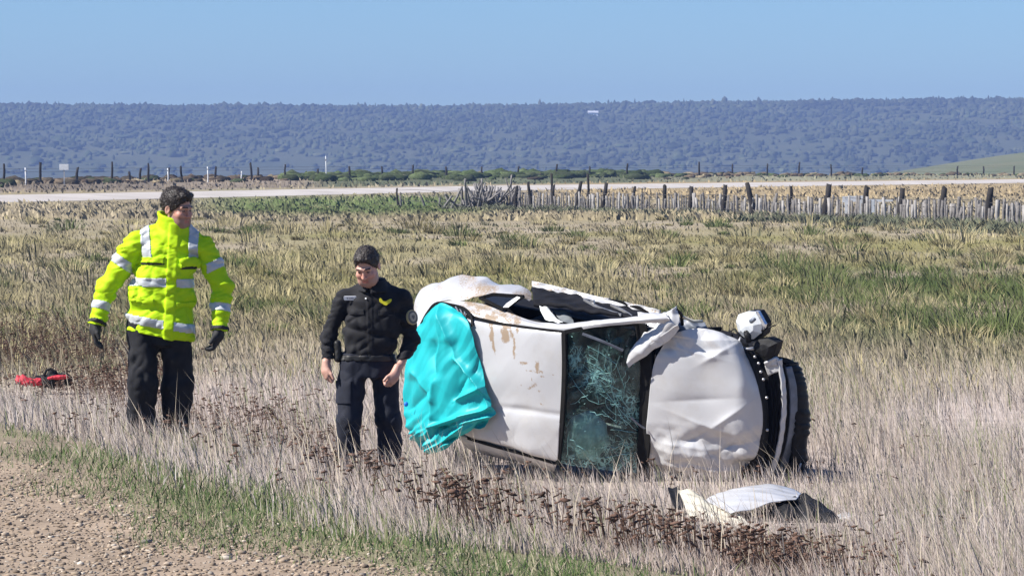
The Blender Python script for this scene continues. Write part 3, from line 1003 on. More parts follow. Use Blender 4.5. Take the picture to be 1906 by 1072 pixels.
def CP(u, v, c):
    d = ray(u, v)
    t = ((CAR_O - CAMP) @ AX_C + (c - ROOF_C)) / (d @ AX_C)
    return CAMP + d * t


def car_abc(p):
    q = np.asarray(p) - CAR_O
    return np.array([q @ AX_A, q @ AX_B, q @ AX_C + ROOF_C])


def CW(a, b, c):
    return CAR_O + AX_A * a + AX_B * b + AX_C * (c - ROOF_C)


def project(p):
    q = np.asarray(p) - CAMP
    f = np.array([0, math.cos(PITCH), -math.sin(PITCH)]); up = np.array([0, math.sin(PITCH), math.cos(PITCH)])
    z = q @ f
    return W0 / 2 + FPX * q[0] / z, H0 / 2 - FPX * (q @ up) / z


def _cr(pts, n_):
    """Catmull-Rom along axis 0"""
    pts = np.asarray(pts, float)
    k = len(pts)
    if k == 2:
        t = np.linspace(0, 1, n_).reshape((-1,) + (1,) * (pts.ndim - 1))
        return pts[0] * (1 - t) + pts[1] * t
    e = np.concatenate([[2 * pts[0] - pts[1]], pts, [2 * pts[-1] - pts[-2]]])
    t = np.linspace(0, k - 1, n_); i = np.minimum(t.astype(int), k - 2); f = (t - i).reshape((-1,) + (1,) * (pts.ndim - 1))
    p0, p1, p2, p3 = e[i], e[i + 1], e[i + 2], e[i + 3]
    return .5 * (2 * p1 + (p2 - p0) * f + (2 * p0 - 5 * p1 + 4 * p2 - p3) * f * f + (3 * p1 - p0 - 3 * p2 + p3) * f ** 3)


def net(ctrl, nr, nc):
    """smooth grid (nr,nc,3) of (u,v,c) through a control net"""
    q = _cr(np.asarray(ctrl, float), nr)
    return np.swapaxes(_cr(np.swapaxes(q, 0, 1), nc), 0, 1)


def net3(ctrl, nr, nc):
    q = net(ctrl, nr, nc)
    W = np.array([[CP(*p) for p in row] for row in q])
    return W, q


def grid_faces(nr, nc):
    idx = np.arange(nr * nc).reshape(nr, nc)
    return np.stack([idx[:-1, :-1], idx[1:, :-1], idx[1:, 1:], idx[:-1, 1:]], -1).reshape(-1, 4)


def gnormals(W):
    du = np.gradient(W, axis=0); dv = np.gradient(W, axis=1)
    n_ = np.cross(du, dv); n_ /= np.linalg.norm(n_, axis=-1, keepdims=True) + 1e-9
    s = np.sign((n_ * (CAMP - W)).sum(-1).mean())
    return n_ * s


def panel(name, ctrl, nr, nc, mat, parent, dent=0.0, dfreq=5, seed=1, thick=.004, mask=None, smooth=True, attrs=None, extra=None):
    W, q = net3(ctrl, nr, nc)
    nrm = gnormals(W)
    d = np.zeros(W.shape[:2])
    if dent:
        m = 1.0 if mask is None else mask(q)
        d = d + dent * (crumple(W, dfreq, seed) - .5) * m
    if extra is not None:
        d = d + extra(q)
    W = W + nrm * d[..., None]
    at = {k: f(q).ravel() for k, f in attrs.items()} if attrs else None
    F = grid_faces(nr, nc)
    # face towards the camera
    V = W.reshape(-1, 3)
    fn = np.cross(V[F[:, 1]] - V[F[:, 0]], V[F[:, 2]] - V[F[:, 0]])
    if (fn * (CAMP - V[F[:, 0]])).sum(1).mean() < 0:
        F = F[:, ::-1]
    o = mesh_np(name, V, F, mat, parent, smooth=smooth, attrs=at)
    if thick:
        solidify(o, thick)
    return o, W


def strip(name, path, width, mat, parent, c=None, thick=.01, n_=30, taper=None, raise_=0.0):
    """a flat ribbon following pixels (u,v,c); width in metres"""
    p = _cr(np.asarray(path, float), n_)
    W = np.array([CP(*x) for x in p])
    t = np.gradient(W, axis=0); t /= np.linalg.norm(t, axis=1)[:, None]
    side = np.cross(t, AX_C); side /= np.linalg.norm(side, axis=1)[:, None]
    wd = np.full(n_, width) if taper is None else width * np.interp(np.linspace(0, 1, n_), np.linspace(0, 1, len(taper)), taper)
    A = W + side * wd[:, None] / 2 + AX_C * raise_; B = W - side * wd[:, None] / 2 + AX_C * raise_
    lo = AX_C * thick
    V = np.stack([A, B, B - lo, A - lo], 1).reshape(-1, 3)
    F = []
    for i in range(n_ - 1):
        for j in range(4):
            a0 = i * 4 + j; a1 = i * 4 + (j + 1) % 4
            F.append((a0, a1, a1 + 4, a0 + 4))
    F.append((3, 2, 1, 0)); F.append(tuple(range((n_ - 1) * 4, n_ * 4)))
    return mesh_np(name, V, F, mat, parent)


def poly_solid(name, pts, depth, mat, parent, smooth=False, bulge=0.0):
    """outline of (u,v,c) points given a thickness along the car's height axis, slightly domed"""
    W = np.array([CP(*p) for p in pts]); k = len(W)
    ce = W.mean(0)
    front = [*W, *(ce + (W - ce) * .55 + AX_C * bulge * .8), ce + AX_C * bulge]
    back = [w - AX_C * depth for w in W]
    V = front + back
    F = []
    for i in range(k):
        j = (i + 1) % k
        F += [(i, j, k + j, k + i), (k + i, k + j, 2 * k), (j, i, 2 * k + 1 + i, 2 * k + 1 + j)]
    F.append(tuple(2 * k + 1 + i for i in range(k))[::-1])
    o = mesh_np(name, V, F, mat, parent, smooth=smooth)
    return o


# --- materials of the car
def car_paint():
    m = bpy.data.materials.new('white_car_paint')
    n, out = nodes_of(m); N = n.nodes.new; L = n.links.new
    b = N('ShaderNodeBsdfPrincipled'); b.inputs['Roughness'].default_value = .38; b.inputs['Coat Weight'].default_value = .35; b.inputs['Coat Roughness'].default_value = .15
    tc = N('ShaderNodeTexCoord')
    nz = N('ShaderNodeTexNoise'); nz.inputs['Scale'].default_value = 3.5; nz.inputs['Detail'].default_value = 8; nz.inputs['Roughness'].default_value = .7
    L(tc.outputs['Object'], nz.inputs['Vector'])
    r1 = N('ShaderNodeMapRange'); r1.inputs['From Min'].default_value = .48; r1.inputs['From Max'].default_value = .8; r1.inputs['To Max'].default_value = .45
    L(nz.outputs['Fac'], r1.inputs['Value'])
    base = N('ShaderNodeMix'); base.data_type = 'RGBA'
    base.inputs['A'].default_value = (.47, .47, .475, 1); base.inputs['B'].default_value = (.36, .32, .26, 1)
    L(r1.outputs[0], base.inputs['Factor'])
    at = N('ShaderNodeAttribute'); at.attribute_name = 'mud'
    fz = N('ShaderNodeTexNoise'); fz.inputs['Scale'].default_value = 70; fz.inputs['Detail'].default_value = 6
    L(tc.outputs['Object'], fz.inputs['Vector'])
    ad = N('ShaderNodeMath'); ad.operation = 'ADD'; L(at.outputs['Fac'], ad.inputs[0])
    sc = N('ShaderNodeMath'); sc.operation = 'MULTIPLY_ADD'; sc.inputs[1].default_value = 1.1; sc.inputs[2].default_value = -.55
    L(fz.outputs['Fac'], sc.inputs[0]); L(sc.outputs[0], ad.inputs[1])
    r2 = N('ShaderNodeMapRange'); r2.inputs['From Min'].default_value = .38; r2.inputs['From Max'].default_value = .68; r2.inputs['To Max'].default_value = .9
    L(ad.outputs[0], r2.inputs['Value'])
    mud = N('ShaderNodeMix'); mud.data_type = 'RGBA'; mud.inputs['B'].default_value = (.27, .19, .115, 1)
    L(r2.outputs[0], mud.inputs['Factor']); L(base.outputs['Result'], mud.inputs['A'])
    L(mud.outputs['Result'], b.inputs['Base Color'])
    rr = N('ShaderNodeMapRange'); rr.inputs['To Min'].default_value = .36; rr.inputs['To Max'].default_value = .9
    L(r2.outputs[0], rr.inputs['Value']); L(rr.outputs[0], b.inputs['Roughness'])
    L(b.outputs[0], out.inputs['Surface'])
    return m


m_paint = car_paint()
m_blackp = pmat('black_plastic', (.008, .008, .009), (.018, .018, .019), rough=.6, scale=20, bump=.002, spec=.18)
m_rubber = pmat('window_gasket', (.007, .007, .0075), (.013, .012, .011), rough=.75, scale=20, spec=.15)
m_cabin = pmat('cabin_dark_trim', (.007, .007, .009), (.013, .013, .016), rough=.85, scale=12, spec=.15)
m_seat = pmat('grey_seat_fabric', (.03, .03, .034), (.05, .05, .055), rough=.95, scale=30)
m_airbag = pmat('airbag_cloth', (.74, .76, .74), (.62, .65, .63), rough=.9, scale=12, bump=.004)
m_greytrim = pmat('blue_grey_trim', (.16, .18, .22), (.10, .115, .14), rough=.45, scale=14)
m_metal = pmat('bare_metal', (.55, .55, .56), (.35, .34, .33), rough=.4, metal=.7, scale=18)
m_chrome = pmat('lamp_reflector', (.82, .83, .84), (.7, .71, .73), rough=.22, metal=.75, scale=16)
m_lens = pmat('lamp_lens', (.75, .77, .78), (.6, .62, .63), rough=.12, coat=.6, scale=14)
m_beige = pmat('beige_panel_ground_tint', (.60, .57, .47), (.48, .44, .34), rough=.5, scale=5)  # beige panel colour; on the lower wing the tan ground's reflection painted in

cloc = CW(0, -.6, .7)
car = empty('wrecked_car', cloc, 'white car wrecked and lying on its side, roof and cracked windscreen facing the camera', 'car')
car.location = (cloc[0], cloc[1], 0)


def roof_mud(q):
    u, v = q[..., 0], q[..., 1]
    n_ = vnoise(u * .18, v * .07, .5)
    n2 = vnoise(u * .30, v * .3, 4.5)
    m = np.zeros_like(u)
    def blob(cu, cv, ru, rv, a): return a * np.exp(-(((u - cu) / ru) ** 2 + ((v - cv) / rv) ** 2))
    for (cu, v0, v1, w_, a) in [(914, 603, 640, 5, 1.0), (918, 630, 665, 3, .9), (940, 605, 642, 8, 1.0), (951, 610, 635, 4, .8), (956, 630, 672, 2.5, .9), (963, 612, 626, 5, .6)]:
        cc = cu + (v - v0) * .06 + 3 * n_
        m = np.maximum(m, a * np.exp(-((u - cc) / w_) ** 2) * sstep(v0 - 6, v0, v) * (1 - sstep(v1 - 14, v1 + 6, v)))
    for b_ in [(975, 676, 12, 4, .85), (1000, 682, 5, 12, .9), (1004, 692, 12, 3, .9), (990, 690, 8, 3, .8), (985, 722, 10, 6, .55), (1003, 728, 6, 3, .7), (996, 715, 14, 8, .5), (1008, 752, 6, 4, .65), (1010, 700, 5, 3, .7), (1030, 697, 4, 1.5, .8), (960, 660, 5, 5, .5)]:
        m = np.maximum(m, blob(*b_))
    m = m * (.95 + .5 * n2)
    m = np.maximum(m, .75 * sstep(.25, .6, n2) * np.exp(-(((u - 985) / 40) ** 2 + ((v - 705) / 38) ** 2)))
    m = np.maximum(m, .35 * sstep(840, 866, v))
    return m


def rail_mud(q):
    u, v = q[..., 0], q[..., 1]
    return np.clip((1 - sstep(955, 1000, u)) * sstep(825, 870, u) * (.66 + .45 * vnoise(u * .11, v * .11, 1.5)), 0, 1) + .25 * vnoise(u * .15, v * .15, 3.3)


# roof skin
def roof_ext(q):
    u, v = q[..., 0], q[..., 1]
    dent = -.020 * np.exp(-(((u - 950) / 45) ** 2 + ((v - 745) / 32) ** 2)) + .012 * np.exp(-(((u - 1000) / 50) ** 2 + ((v - 790) / 18) ** 2))
    crease = -.010 * np.exp(-((v - 762 - (u - 960) * .12) / 5) ** 2) * sstep(900, 950, u) 
    return dent + crease - .008 * np.exp(-(((u - 965) / 22) ** 2 + ((v - 765) / 10) ** 2))


roof, _ = panel('roof', [[(868, 592, 1.355), (930, 605, 1.375), (990, 613, 1.385), (1050, 620, 1.375)],
                         [(866, 606, 1.405), (930, 617, 1.425), (990, 625, 1.43), (1050, 632, 1.405)],
                         [(860, 700, 1.42), (925, 715, 1.45), (985, 728, 1.45), (1046, 740, 1.405)],
                         [(856, 792, 1.41), (918, 812, 1.43), (980, 829, 1.43), (1039, 846, 1.395)],
                         [(854, 806, 1.36), (916, 826, 1.37), (978, 843, 1.37), (1036, 860, 1.355)]], 150, 110, m_paint, car,
                dent=.05, dfreq=3.2, seed=5, attrs={'mud': roof_mud}, extra=roof_ext,
                mask=lambda q: .35 + .65 * sstep(720, 800, q[..., 1]))
strip('roof_seam', [(868, 588, 1.37), (930, 602, 1.39), (990, 611, 1.40), (1050, 618, 1.385)], .020, m_rubber, car, raise_=.004)
strip('roof_seam', [(870, 815, 1.36), (916, 829, 1.375), (978, 846, 1.375), (1034, 862, 1.36)], .022, m_rubber, car, raise_=.004)

# rails along both sides of the roof
rail, _ = panel('roof_rail', [[(812, 561, 1.22), (860, 560, 1.20), (900, 566, 1.20), (945, 581, 1.24), (1000, 599, 1.28), (1050, 602, 1.30), (1110, 596, 1.28), (1195, 588, 1.18), (1240, 583, 1.10)],
                              [(816, 566, 1.27), (862, 572, 1.28), (900, 583, 1.30), (945, 594, 1.32), (1000, 605, 1.345), (1050, 609, 1.35), (1110, 602, 1.33), (1195, 595, 1.22), (1245, 592, 1.13)],
                              [(818, 569, 1.25), (866, 588, 1.33), (900, 598, 1.34), (945, 606, 1.35), (1000, 614, 1.355), (1050, 618, 1.355), (1110, 609, 1.33), (1195, 602, 1.21), (1250, 602, 1.10)]],
                24, 120, m_paint, car, dent=.014, dfreq=9, seed=8, thick=.03, attrs={'mud': lambda q: rail_mud(q) * .85})
panel('roof_rail', [[(852, 808, 1.355), (916, 828, 1.365), (978, 845, 1.365), (1036, 862, 1.35)], [(862, 828, 1.30), (920, 842, 1.31), (980, 856, 1.31), (1033, 872, 1.30)], [(880, 838, 1.15), (925, 852, 1.15), (980, 864, 1.15), (1032, 880, 1.15)]],
      16, 60, m_paint, car, dent=.02, dfreq=8, seed=9, thick=.02)

# rear quarter
def q_mask(q): return np.ones(q.shape[:2])
quarter, _ = panel('rear_quarter', [[(764, 612, .70), (776, 556, .70), (800, 528, .72), (850, 517, .74), (893, 514, .75), (935, 527, .78), (972, 537, .80), (990, 546, .82)],
                                    [(768, 615, .92), (782, 563, .90), (806, 538, .90), (850, 527, .92), (893, 525, .92), (935, 534, .92), (972, 543, .92), (991, 551, .92)],
                                    [(774, 618, 1.08), (789, 575, 1.08), (812, 552, 1.08), (850, 542, 1.08), (893, 538, 1.06), (935, 541, 1.04), (972, 548, 1.0), (990, 556, .98)],
                                    [(784, 620, 1.2), (797, 590, 1.22), (816, 563, 1.22), (855, 560, 1.20), (893, 553, 1.16), (918, 547, 1.12), (968, 551, 1.05), (986, 560, 1.02)]],
                   60, 130, m_paint, car, dent=.085, dfreq=3.3, seed=19, attrs={'mud': lambda q: np.clip(.3 + .4 * vnoise(q[..., 0] * .05, q[..., 1] * .08, 2.2) + .35 * sstep(535, 560, q[..., 1]) * sstep(820, 880, q[..., 0]), 0, .8)})

# quarter light
qw = poly_solid('quarter_window', [(893, 554, 1.20), (917, 547.5, 1.15), (975, 551.5, 1.09), (938, 576, 1.24)], .01, pmat('dark_side_glass', (.012, .015, .022), (.02, .024, .03), rough=.08, spec=.6, scale=5), car)
for a_, b_ in (((893, 554, 1.205), (917, 547.5, 1.155)), ((917, 547.5, 1.155), (975, 551.5, 1.095)), ((975, 551.5, 1.095), (938, 576, 1.245)), ((938, 576, 1.245), (893, 554, 1.205))):
    strip('window_frame', [a_, b_], .020, m_rubber, qw, n_=8, raise_=.012, thick=.02)
poly_solid('torn_trim', [(936, 572, 1.26), (942, 565, 1.23), (955, 556, 1.19), (962, 552, 1.18), (968, 554, 1.18), (958, 562, 1.21), (946, 572, 1.25)], .006, m_paint, car)

# cabin shell: floor, bulkheads and lower side, dark inside
Wc = {}
def quad(name, pts, mat, parent, thick=.02):
    o = mesh_np(name, pts, [tuple(range(len(pts)))], mat, parent)
    return solidify(o, thick, 0)


quad('floor_pan', [CW(-1.55, -.55, .34), CW(1.15, -.55, .34), CW(1.15, .36, .34), CW(-1.45, .30, .34)], m_cabin, car)
quad('rear_bulkhead', [CW(-1.55, -.6, .34), CW(-1.45, .28, .34), CW(-1.25, .32, 1.10), CW(-1.10, -.55, 1.25)], m_cabin, car)
quad('lower_side', [CW(-1.5, -.58, .34), CW(.75, -.58, .34), CW(.45, -.6, .98), CW(0, -.56, 1.33), CW(-1.05, -.54, 1.33)], m_cabin, car)
quad('fire_wall', [CW(.72, -.58, .34), CW(.72, .44, .34), CW(.52, .50, .93), CW(.52, -.60, .93)], m_cabin, car)
# upper side below the door opening: sill and B pillar
quad('upper_side', [CW(-1.45, .30, .34), CW(.70, .36, .34), CW(.60, .40, .75), CW(-1.15, .36, .72)], m_cabin, car)
# engine bay block so that the nose is not hollow
quad('engine_block', [CW(.74, -.5, .45), CW(1.25, -.5, .45), CW(1.25, .40, .45), CW(.74, .42, .45)], m_cabin, car, .2)

# seats, dashboard, wheel
def rbox(name, c0, ext, mat, parent, seed=1, bulge=.35):
    """padded block in car axes"""
    tv, tf = ico(3)
    s = np.sign(tv) * np.abs(tv) ** .55
    s = s / np.abs(s).max()
    V = np.array([CW(c0[0] + ext[0] * p[0], c0[1] + ext[1] * p[1], c0[2] + ext[2] * p[2]) for p in s])
    return mesh_np(name, V, tf, mat, parent, smooth=True)


for bb in (.18, -.30):
    st = rbox('seat', (-.42, bb, .52), (.26, .20, .10), m_seat, car)
    rbox('seat_back', (-.62, bb, .82), (.09, .20, .32), m_seat, st)
    rbox('head_rest', (-.66, bb, 1.18), (.06, .12, .08), m_seat, st)
rbox('dashboard', (.36, -.06, .84), (.16, .52, .12), m_cabin, car)
stw = tube('steering_wheel', [CW(.12 + .05 * math.sin(t), .18 + .17 * math.cos(t), .92 + .16 * math.sin(t)) for t in np.linspace(0, 2 * np.pi, 25)], .014, m_blackp, car, caps=False)
# pale airbag rags seen through the open side
panel('side_airbag', [[(1004, 566, 1.10), (1012, 568, 1.11), (1022, 575, 1.12), (1026, 580, 1.13)], [(1006, 578, 1.16), (1016, 580, 1.17), (1028, 588, 1.18), (1036, 592, 1.18)], [(1015, 595, 1.24), (1024, 597, 1.25), (1036, 600, 1.25), (1048, 600, 1.25)]],
      26, 22, m_airbag, car, dent=.03, dfreq=12, seed=3)
panel('side_airbag', [[(1030, 576, 1.02), (1050, 577, 1.02), (1060, 584, 1.02)], [(1036, 588, 1.08), (1054, 588, 1.08), (1066, 594, 1.08)], [(1046, 600, 1.14), (1058, 602, 1.14), (1070, 604, 1.14)]],
      22, 22, pmat('grey_airbag', (.18, .20, .21), (.12, .13, .14), rough=.95, scale=10), car, dent=.03, dfreq=12, seed=4)  # second rag in a darker grey
# big half blown airbag behind the windscreen
bag_c = car_abc(CP(1093, 812, 1.16))
tv, tf = ico(4)
V = np.array([CW(bag_c[0] + .17 * p[0], bag_c[1] + .20 * p[1], bag_c[2] + .13 * p[2]) for p in tv])
V = V + tv @ np.stack([AX_A, AX_B, AX_C]) * (.05 * (crumple(V, 6, 44) - .5))[:, None]
mesh_np('airbag', V, tf, m_airbag, car, smooth=True)

# sprung door hanging open at the top
door = bpy.data.objects.new('door', None); COL.objects.link(door); door.parent = car
door.location = np.array(CW(.2, .6, .8)) - np.array(car.location); door.empty_display_size = .1


def kid(o, p):
    """hang o (already placed in world space under car) below part p"""
    o.parent = p
    o.matrix_parent_inverse = Matrix.Translation(-(Vector(car.location) + p.location))
    return o


dn, Wd = panel('inner_trim', [[(990, 532, .62), (1050, 545, .62), (1110, 559, .62), (1170, 574, .62), (1222, 585, .62)],
                              [(991, 546, .88), (1045, 556, .88), (1100, 566, .88), (1155, 578, .88), (1208, 588, .88)],
                              [(993, 561, 1.12), (1040, 567, 1.12), (1090, 574, 1.12), (1145, 583, 1.12), (1196, 591, 1.10)]], 20, 50, m_cabin, car, dent=.05, dfreq=5, seed=23, thick=.03)
kid(dn, door)
dk, _ = panel('door_skin', [[(989, 522.5, .60), (1045, 535, .60), (1110, 551, .60), (1165, 562, .60), (1228, 577, .60)],
                            [(989.5, 527, .61), (1047, 541, .61), (1110, 555, .61), (1168, 568, .61), (1228, 582, .61)],
                            [(990.5, 532.5, .64), (1050, 547, .64), (1110, 561, .64), (1170, 577, .64), (1224, 588, .64)]], 14, 90, m_paint, car, dent=.030, dfreq=10, seed=24, thick=.02,
              attrs={'mud': lambda q: .28 + .4 * vnoise(q[..., 0] * .06, q[..., 1] * .2, 8.2)})
kid(dk, door)
for pth, w_ in (([(1135, 556, .66), (1160, 562, .66), (1170, 568, .66)], .022), ([(1175, 569, .66), (1190, 572, .66), (1210, 582, .66)], .03), ([(1050, 548, .66), (1110, 563, .66), (1150, 577, .66)], .016)):
    kid(strip('torn_edge', pth, w_, m_rubber, car, n_=10, raise_=.02, taper=(.3, 1, .4)), door)
for pth in ([(1090, 556, .9), (1120, 572, 1.0), (1160, 585, 1.1)], [(1140, 566, .8), (1165, 578, .9), (1180, 588, 1.0)]):
    kid(strip('door_strut', pth, .02, m_metal, car, n_=10, raise_=.03), door)
kid(poly_solid('latch', [(1098, 560, .98), (1104, 559, .98), (1105, 565, .98), (1100, 567, .98)], .02, m_metal, car), door)

# windscreen
def glass_mat():
    m = bpy.data.materials.new('crazed_windscreen_glass')
    n, out = nodes_of(m); N = n.nodes.new; L = n.links.new
    tr = N('ShaderNodeBsdfTransparent'); tr.inputs['Color'].default_value = (.46, .70, .70, 1)
    gl = N('ShaderNodeBsdfGlossy'); gl.inputs['Roughness'].default_value = .08; gl.inputs['Color'].default_value = (.8, .9, .95, 1)
    fr = N('ShaderNodeFresnel'); fr.inputs['IOR'].default_value = 1.45
    m1 = N('ShaderNodeMixShader'); L(fr.outputs[0], m1.inputs[0]); L(tr.outputs[0], m1.inputs[1]); L(gl.outputs[0], m1.inputs[2])
    df = N('ShaderNodeBsdfPrincipled'); df.inputs['Base Color'].default_value = (.33, .62, .58, 1); df.inputs['Roughness'].default_value = .35
    tc = N('ShaderNodeTexCoord')
    mp = N('ShaderNodeMapping'); mp.inputs['Rotation'].default_value = (0, 0, .3)
    L(tc.outputs['Object'], mp.inputs[0])
    v1 = N('ShaderNodeTexVoronoi'); v1.feature = 'DISTANCE_TO_EDGE'; v1.inputs['Scale'].default_value = 10
    v2 = N('ShaderNodeTexVoronoi'); v2.feature = 'DISTANCE_TO_EDGE'; v2.inputs['Scale'].default_value = 24
    dist = N('ShaderNodeTexNoise'); dist.inputs['Scale'].default_value = 9; L(mp.outputs[0], dist.inputs['Vector'])
    av = N('ShaderNodeVectorMath'); av.operation = 'MULTIPLY_ADD'; av.inputs[1].default_value = (.12, .12, .12)
    L(dist.outputs['Color'], av.inputs[0]); L(mp.outputs[0], av.inputs[2])
    L(av.outputs[0], v1.inputs['Vector']); L(av.outputs[0], v2.inputs['Vector'])
    at = N('ShaderNodeAttribute'); at.attribute_name = 'craze'
    def line(v, a, b_):
        r_ = N('ShaderNodeMapRange'); r_.inputs['From Min'].default_value = a; r_.inputs['From Max'].default_value = b_; r_.inputs['To Min'].default_value = 1; r_.inputs['To Max'].default_value = 0
        L(v.outputs['Distance'], r_.inputs['Value']); return r_.outputs[0]
    l1 = line(v1, .02, .07); l2 = line(v2, .02, .11)
    mxm = N('ShaderNodeMath'); mxm.operation = 'MAXIMUM'; L(l1, mxm.inputs[0]); L(l2, mxm.inputs[1])
    mul = N('ShaderNodeMath'); mul.operation = 'MULTIPLY'; L(mxm.outputs[0], mul.inputs[0]); L(at.outputs['Fac'], mul.inputs[1])
    nz = N('ShaderNodeTexNoise'); nz.inputs['Scale'].default_value = 11; nz.inputs['Detail'].default_value = 5; L(mp.outputs[0], nz.inputs['Vector'])
    r3 = N('ShaderNodeMapRange'); r3.inputs['From Min'].default_value = .38; r3.inputs['From Max'].default_value = .58; L(nz.outputs['Fac'], r3.inputs['Value'])
    m3 = N('ShaderNodeMath'); m3.operation = 'MULTIPLY'; L(mul.outputs[0], m3.inputs[0]); L(r3.outputs[0], m3.inputs[1])
    base = N('ShaderNodeMath'); base.operation = 'MULTIPLY_ADD'; base.inputs[1].default_value = .16; L(at.outputs['Fac'], base.inputs[0]); L(m3.outputs[0], base.inputs[2])
    cl = N('ShaderNodeClamp'); L(base.outputs[0], cl.inputs[0])
    m2 = N('ShaderNodeMixShader'); L(cl.outputs[0], m2.inputs[0]); L(m1.outputs[0], m2.inputs[1]); L(df.outputs[0], m2.inputs[2])
    L(m2.outputs[0], out.inputs['Surface'])
    return m


def craze(q):
    u, v = q[..., 0], q[..., 1]
    d = (v - (662 + (u - 1060) * .83)) / math.sqrt(1 + .83 ** 2)          # the broken fold running from upper left to lower right
    band = np.exp(-(d / 24) ** 2) * sstep(1050, 1065, u)
    low = sstep(745, 790, v) * .36 * (1 - sstep(1165, 1200, u)) * (1 - .75 * np.exp(-(((u - 1093) / 34) ** 2 + ((v - 805) / 34) ** 2)))
    low = low + sstep(815, 850, v) * .35
    web = .55 * np.exp(-(((u - 1110) / 55) ** 2 + ((v - 690) / 50) ** 2))
    corner = .95 * np.exp(-(((u - 1066) / 12) ** 2 + ((v - 672) / 18) ** 2))
    top = .22 * (v < 640) * np.exp(-((u - 1075) / 30) ** 2)
    n_ = vnoise(u * .045, v * .045, 2.8)
    return np.clip(np.maximum.reduce([band * .95, low, web, corner, top]) * (.75 + .55 * n_), 0, 1)


def glass_ext(q):
    u, v = q[..., 0], q[..., 1]
    d = (v - (662 + (u - 1060) * .83)) / 1.3
    return -.05 * np.exp(-(d / 40) ** 2) + .03 * np.exp(-(((u - 1095) / 35) ** 2 + ((v - 810) / 35) ** 2))


GL = [[(1055, 621, 1.385), (1100, 612, 1.30), (1150, 608, 1.19), (1200, 605, 1.06)],
      [(1053, 690, 1.40), (1102, 690, 1.33), (1156, 692, 1.22), (1207, 692, 1.05)],
      [(1048, 780, 1.39), (1098, 785, 1.32), (1150, 790, 1.21), (1203, 795, 1.04)],
      [(1042, 862, 1.36), (1090, 870, 1.28), (1142, 876, 1.17), (1194, 882, 1.01)]]
ws, Wg = panel('windscreen', GL, 130, 90, glass_mat(), car, dent=.012, dfreq=9, seed=31, thick=0, attrs={'craze': craze}, extra=glass_ext)
qg = net(GL, 130, 90)


def glass_pt(u, v, lift=.004):
    k = np.argmin((qg[..., 0] - u) ** 2 + (qg[..., 1] - v) ** 2)
    w = Wg.reshape(-1, 3)[k]
    return CP(u, v, car_abc(w)[2] + lift)


# main cracks and flakes standing proud of the glass
m_crack = pmat('crushed_glass', (.34, .58, .55), (.17, .36, .345), rough=.3, scale=30)
rc = random.Random(12)
VV, FF = [], []


def crack(pts, w):
    W = np.array([glass_pt(*p) for p in pts]); k = len(W)
    off = len(VV)
    for i, p in enumerate(W):
        t = W[min(i + 1, k - 1)] - W[max(i - 1, 0)]
        s = np.cross(t, AX_C); s /= np.linalg.norm(s) + 1e-9
        ww = w * rc.uniform(.35, 1.3) * (.35 if i in (0, k - 1) else 1)
        VV.extend([p + s * ww / 2, p - s * ww / 2, p + AX_C * .004])
    for i in range(k - 1):
        a0 = off + i * 3
        FF.extend([(a0, a0 + 3, a0 + 5, a0 + 2), (a0 + 2, a0 + 5, a0 + 4, a0 + 1)])


def jag(p0, p1, n_=6, j=4):
    return [(p0[0] + (p1[0] - p0[0]) * t + (rc.uniform(-j, j) if 0 < t < 1 else 0), p0[1] + (p1[1] - p0[1]) * t + (rc.uniform(-j, j) if 0 < t < 1 else 0)) for t in np.linspace(0, 1, n_)]


def web(cu, cv, rings, nrad, ang, sx_, sy_, keep):
    """spider web of cracks round a blow: spokes and the polygons between them"""
    th = np.sort(np.linspace(0, 2 * np.pi, nrad, endpoint=False) + np.array([rc.uniform(-.16, .16) for _ in range(nrad)]))
    ca, sa = math.cos(ang), math.sin(ang)
    pts = {}
    for i, t in enumerate(th):
        for j, r_ in enumerate(rings):
            q = r_ * rc.uniform(.86, 1.14); x, y = sx_ * q * math.cos(t), sy_ * q * math.sin(t)
            pts[i, j] = (cu + x * ca - y * sa, cv + x * sa + y * ca)
    ok = lambda p: 1056 < p[0] < 1194 and 626 < p[1] < 858
    for i in range(nrad):
        last = (cu, cv); stop = rc.randint(max(1, len(rings) - 3), len(rings))
        for j in range(stop):
            if ok(last) and ok(pts[i, j]): crack(jag(last, pts[i, j], 3, .8), .0048 - .0005 * j)
            last = pts[i, j]
        for j in range(len(rings)):
            p, q = pts[i, j], pts[(i + 1) % nrad, j]
            if ok(p) and ok(q) and rc.random() < keep: crack([p, q], .0038)


web(1104, 696, [10, 21, 34, 50], 14, .69, 1.35, .8, .8)
web(1146, 752, [10, 22, 36], 11, .8, 1.2, .7, .75)
web(1070, 672, [6, 13, 22], 10, 1.2, 1.1, .8, .8)
for (p0, p1) in [((1060, 720), (1110, 712)), ((1062, 752), (1095, 735)), ((1155, 740), (1188, 795)), ((1150, 745), (1163, 765)), ((1185, 800), (1150, 770)), ((1060, 800), (1054, 850)), ((1060, 820), (1090, 838)), ((1120, 835), (1185, 825)), ((1125, 850), (1180, 842)), ((1135, 800), (1185, 805)), ((1100, 765), (1135, 775)),
                 ((1165, 690), (1158, 712)), ((1170, 700), (1163, 722)), ((1152, 660), (1140, 690)), ((1140, 668), (1134, 700)), ((1116, 640), (1112, 668)), ((1128, 655), (1124, 690))]:
    for _ in range(1):
        crack(jag((p0[0] + rc.uniform(-3, 3), p0[1] + rc.uniform(-3, 3)), p1, 6, 3), .005)
for _ in range(70):     # loose flakes
    u0 = rc.uniform(1060, 1190); v0 = rc.uniform(622, 850)
    crack([(u0, v0), (u0 + rc.uniform(-3, 3), v0 + rc.uniform(-3, 3))], rc.uniform(.006, .018))
cr_ = mesh_np('crack_web', VV, FF, m_crack, car)
cr_['kind'] = 'stuff'
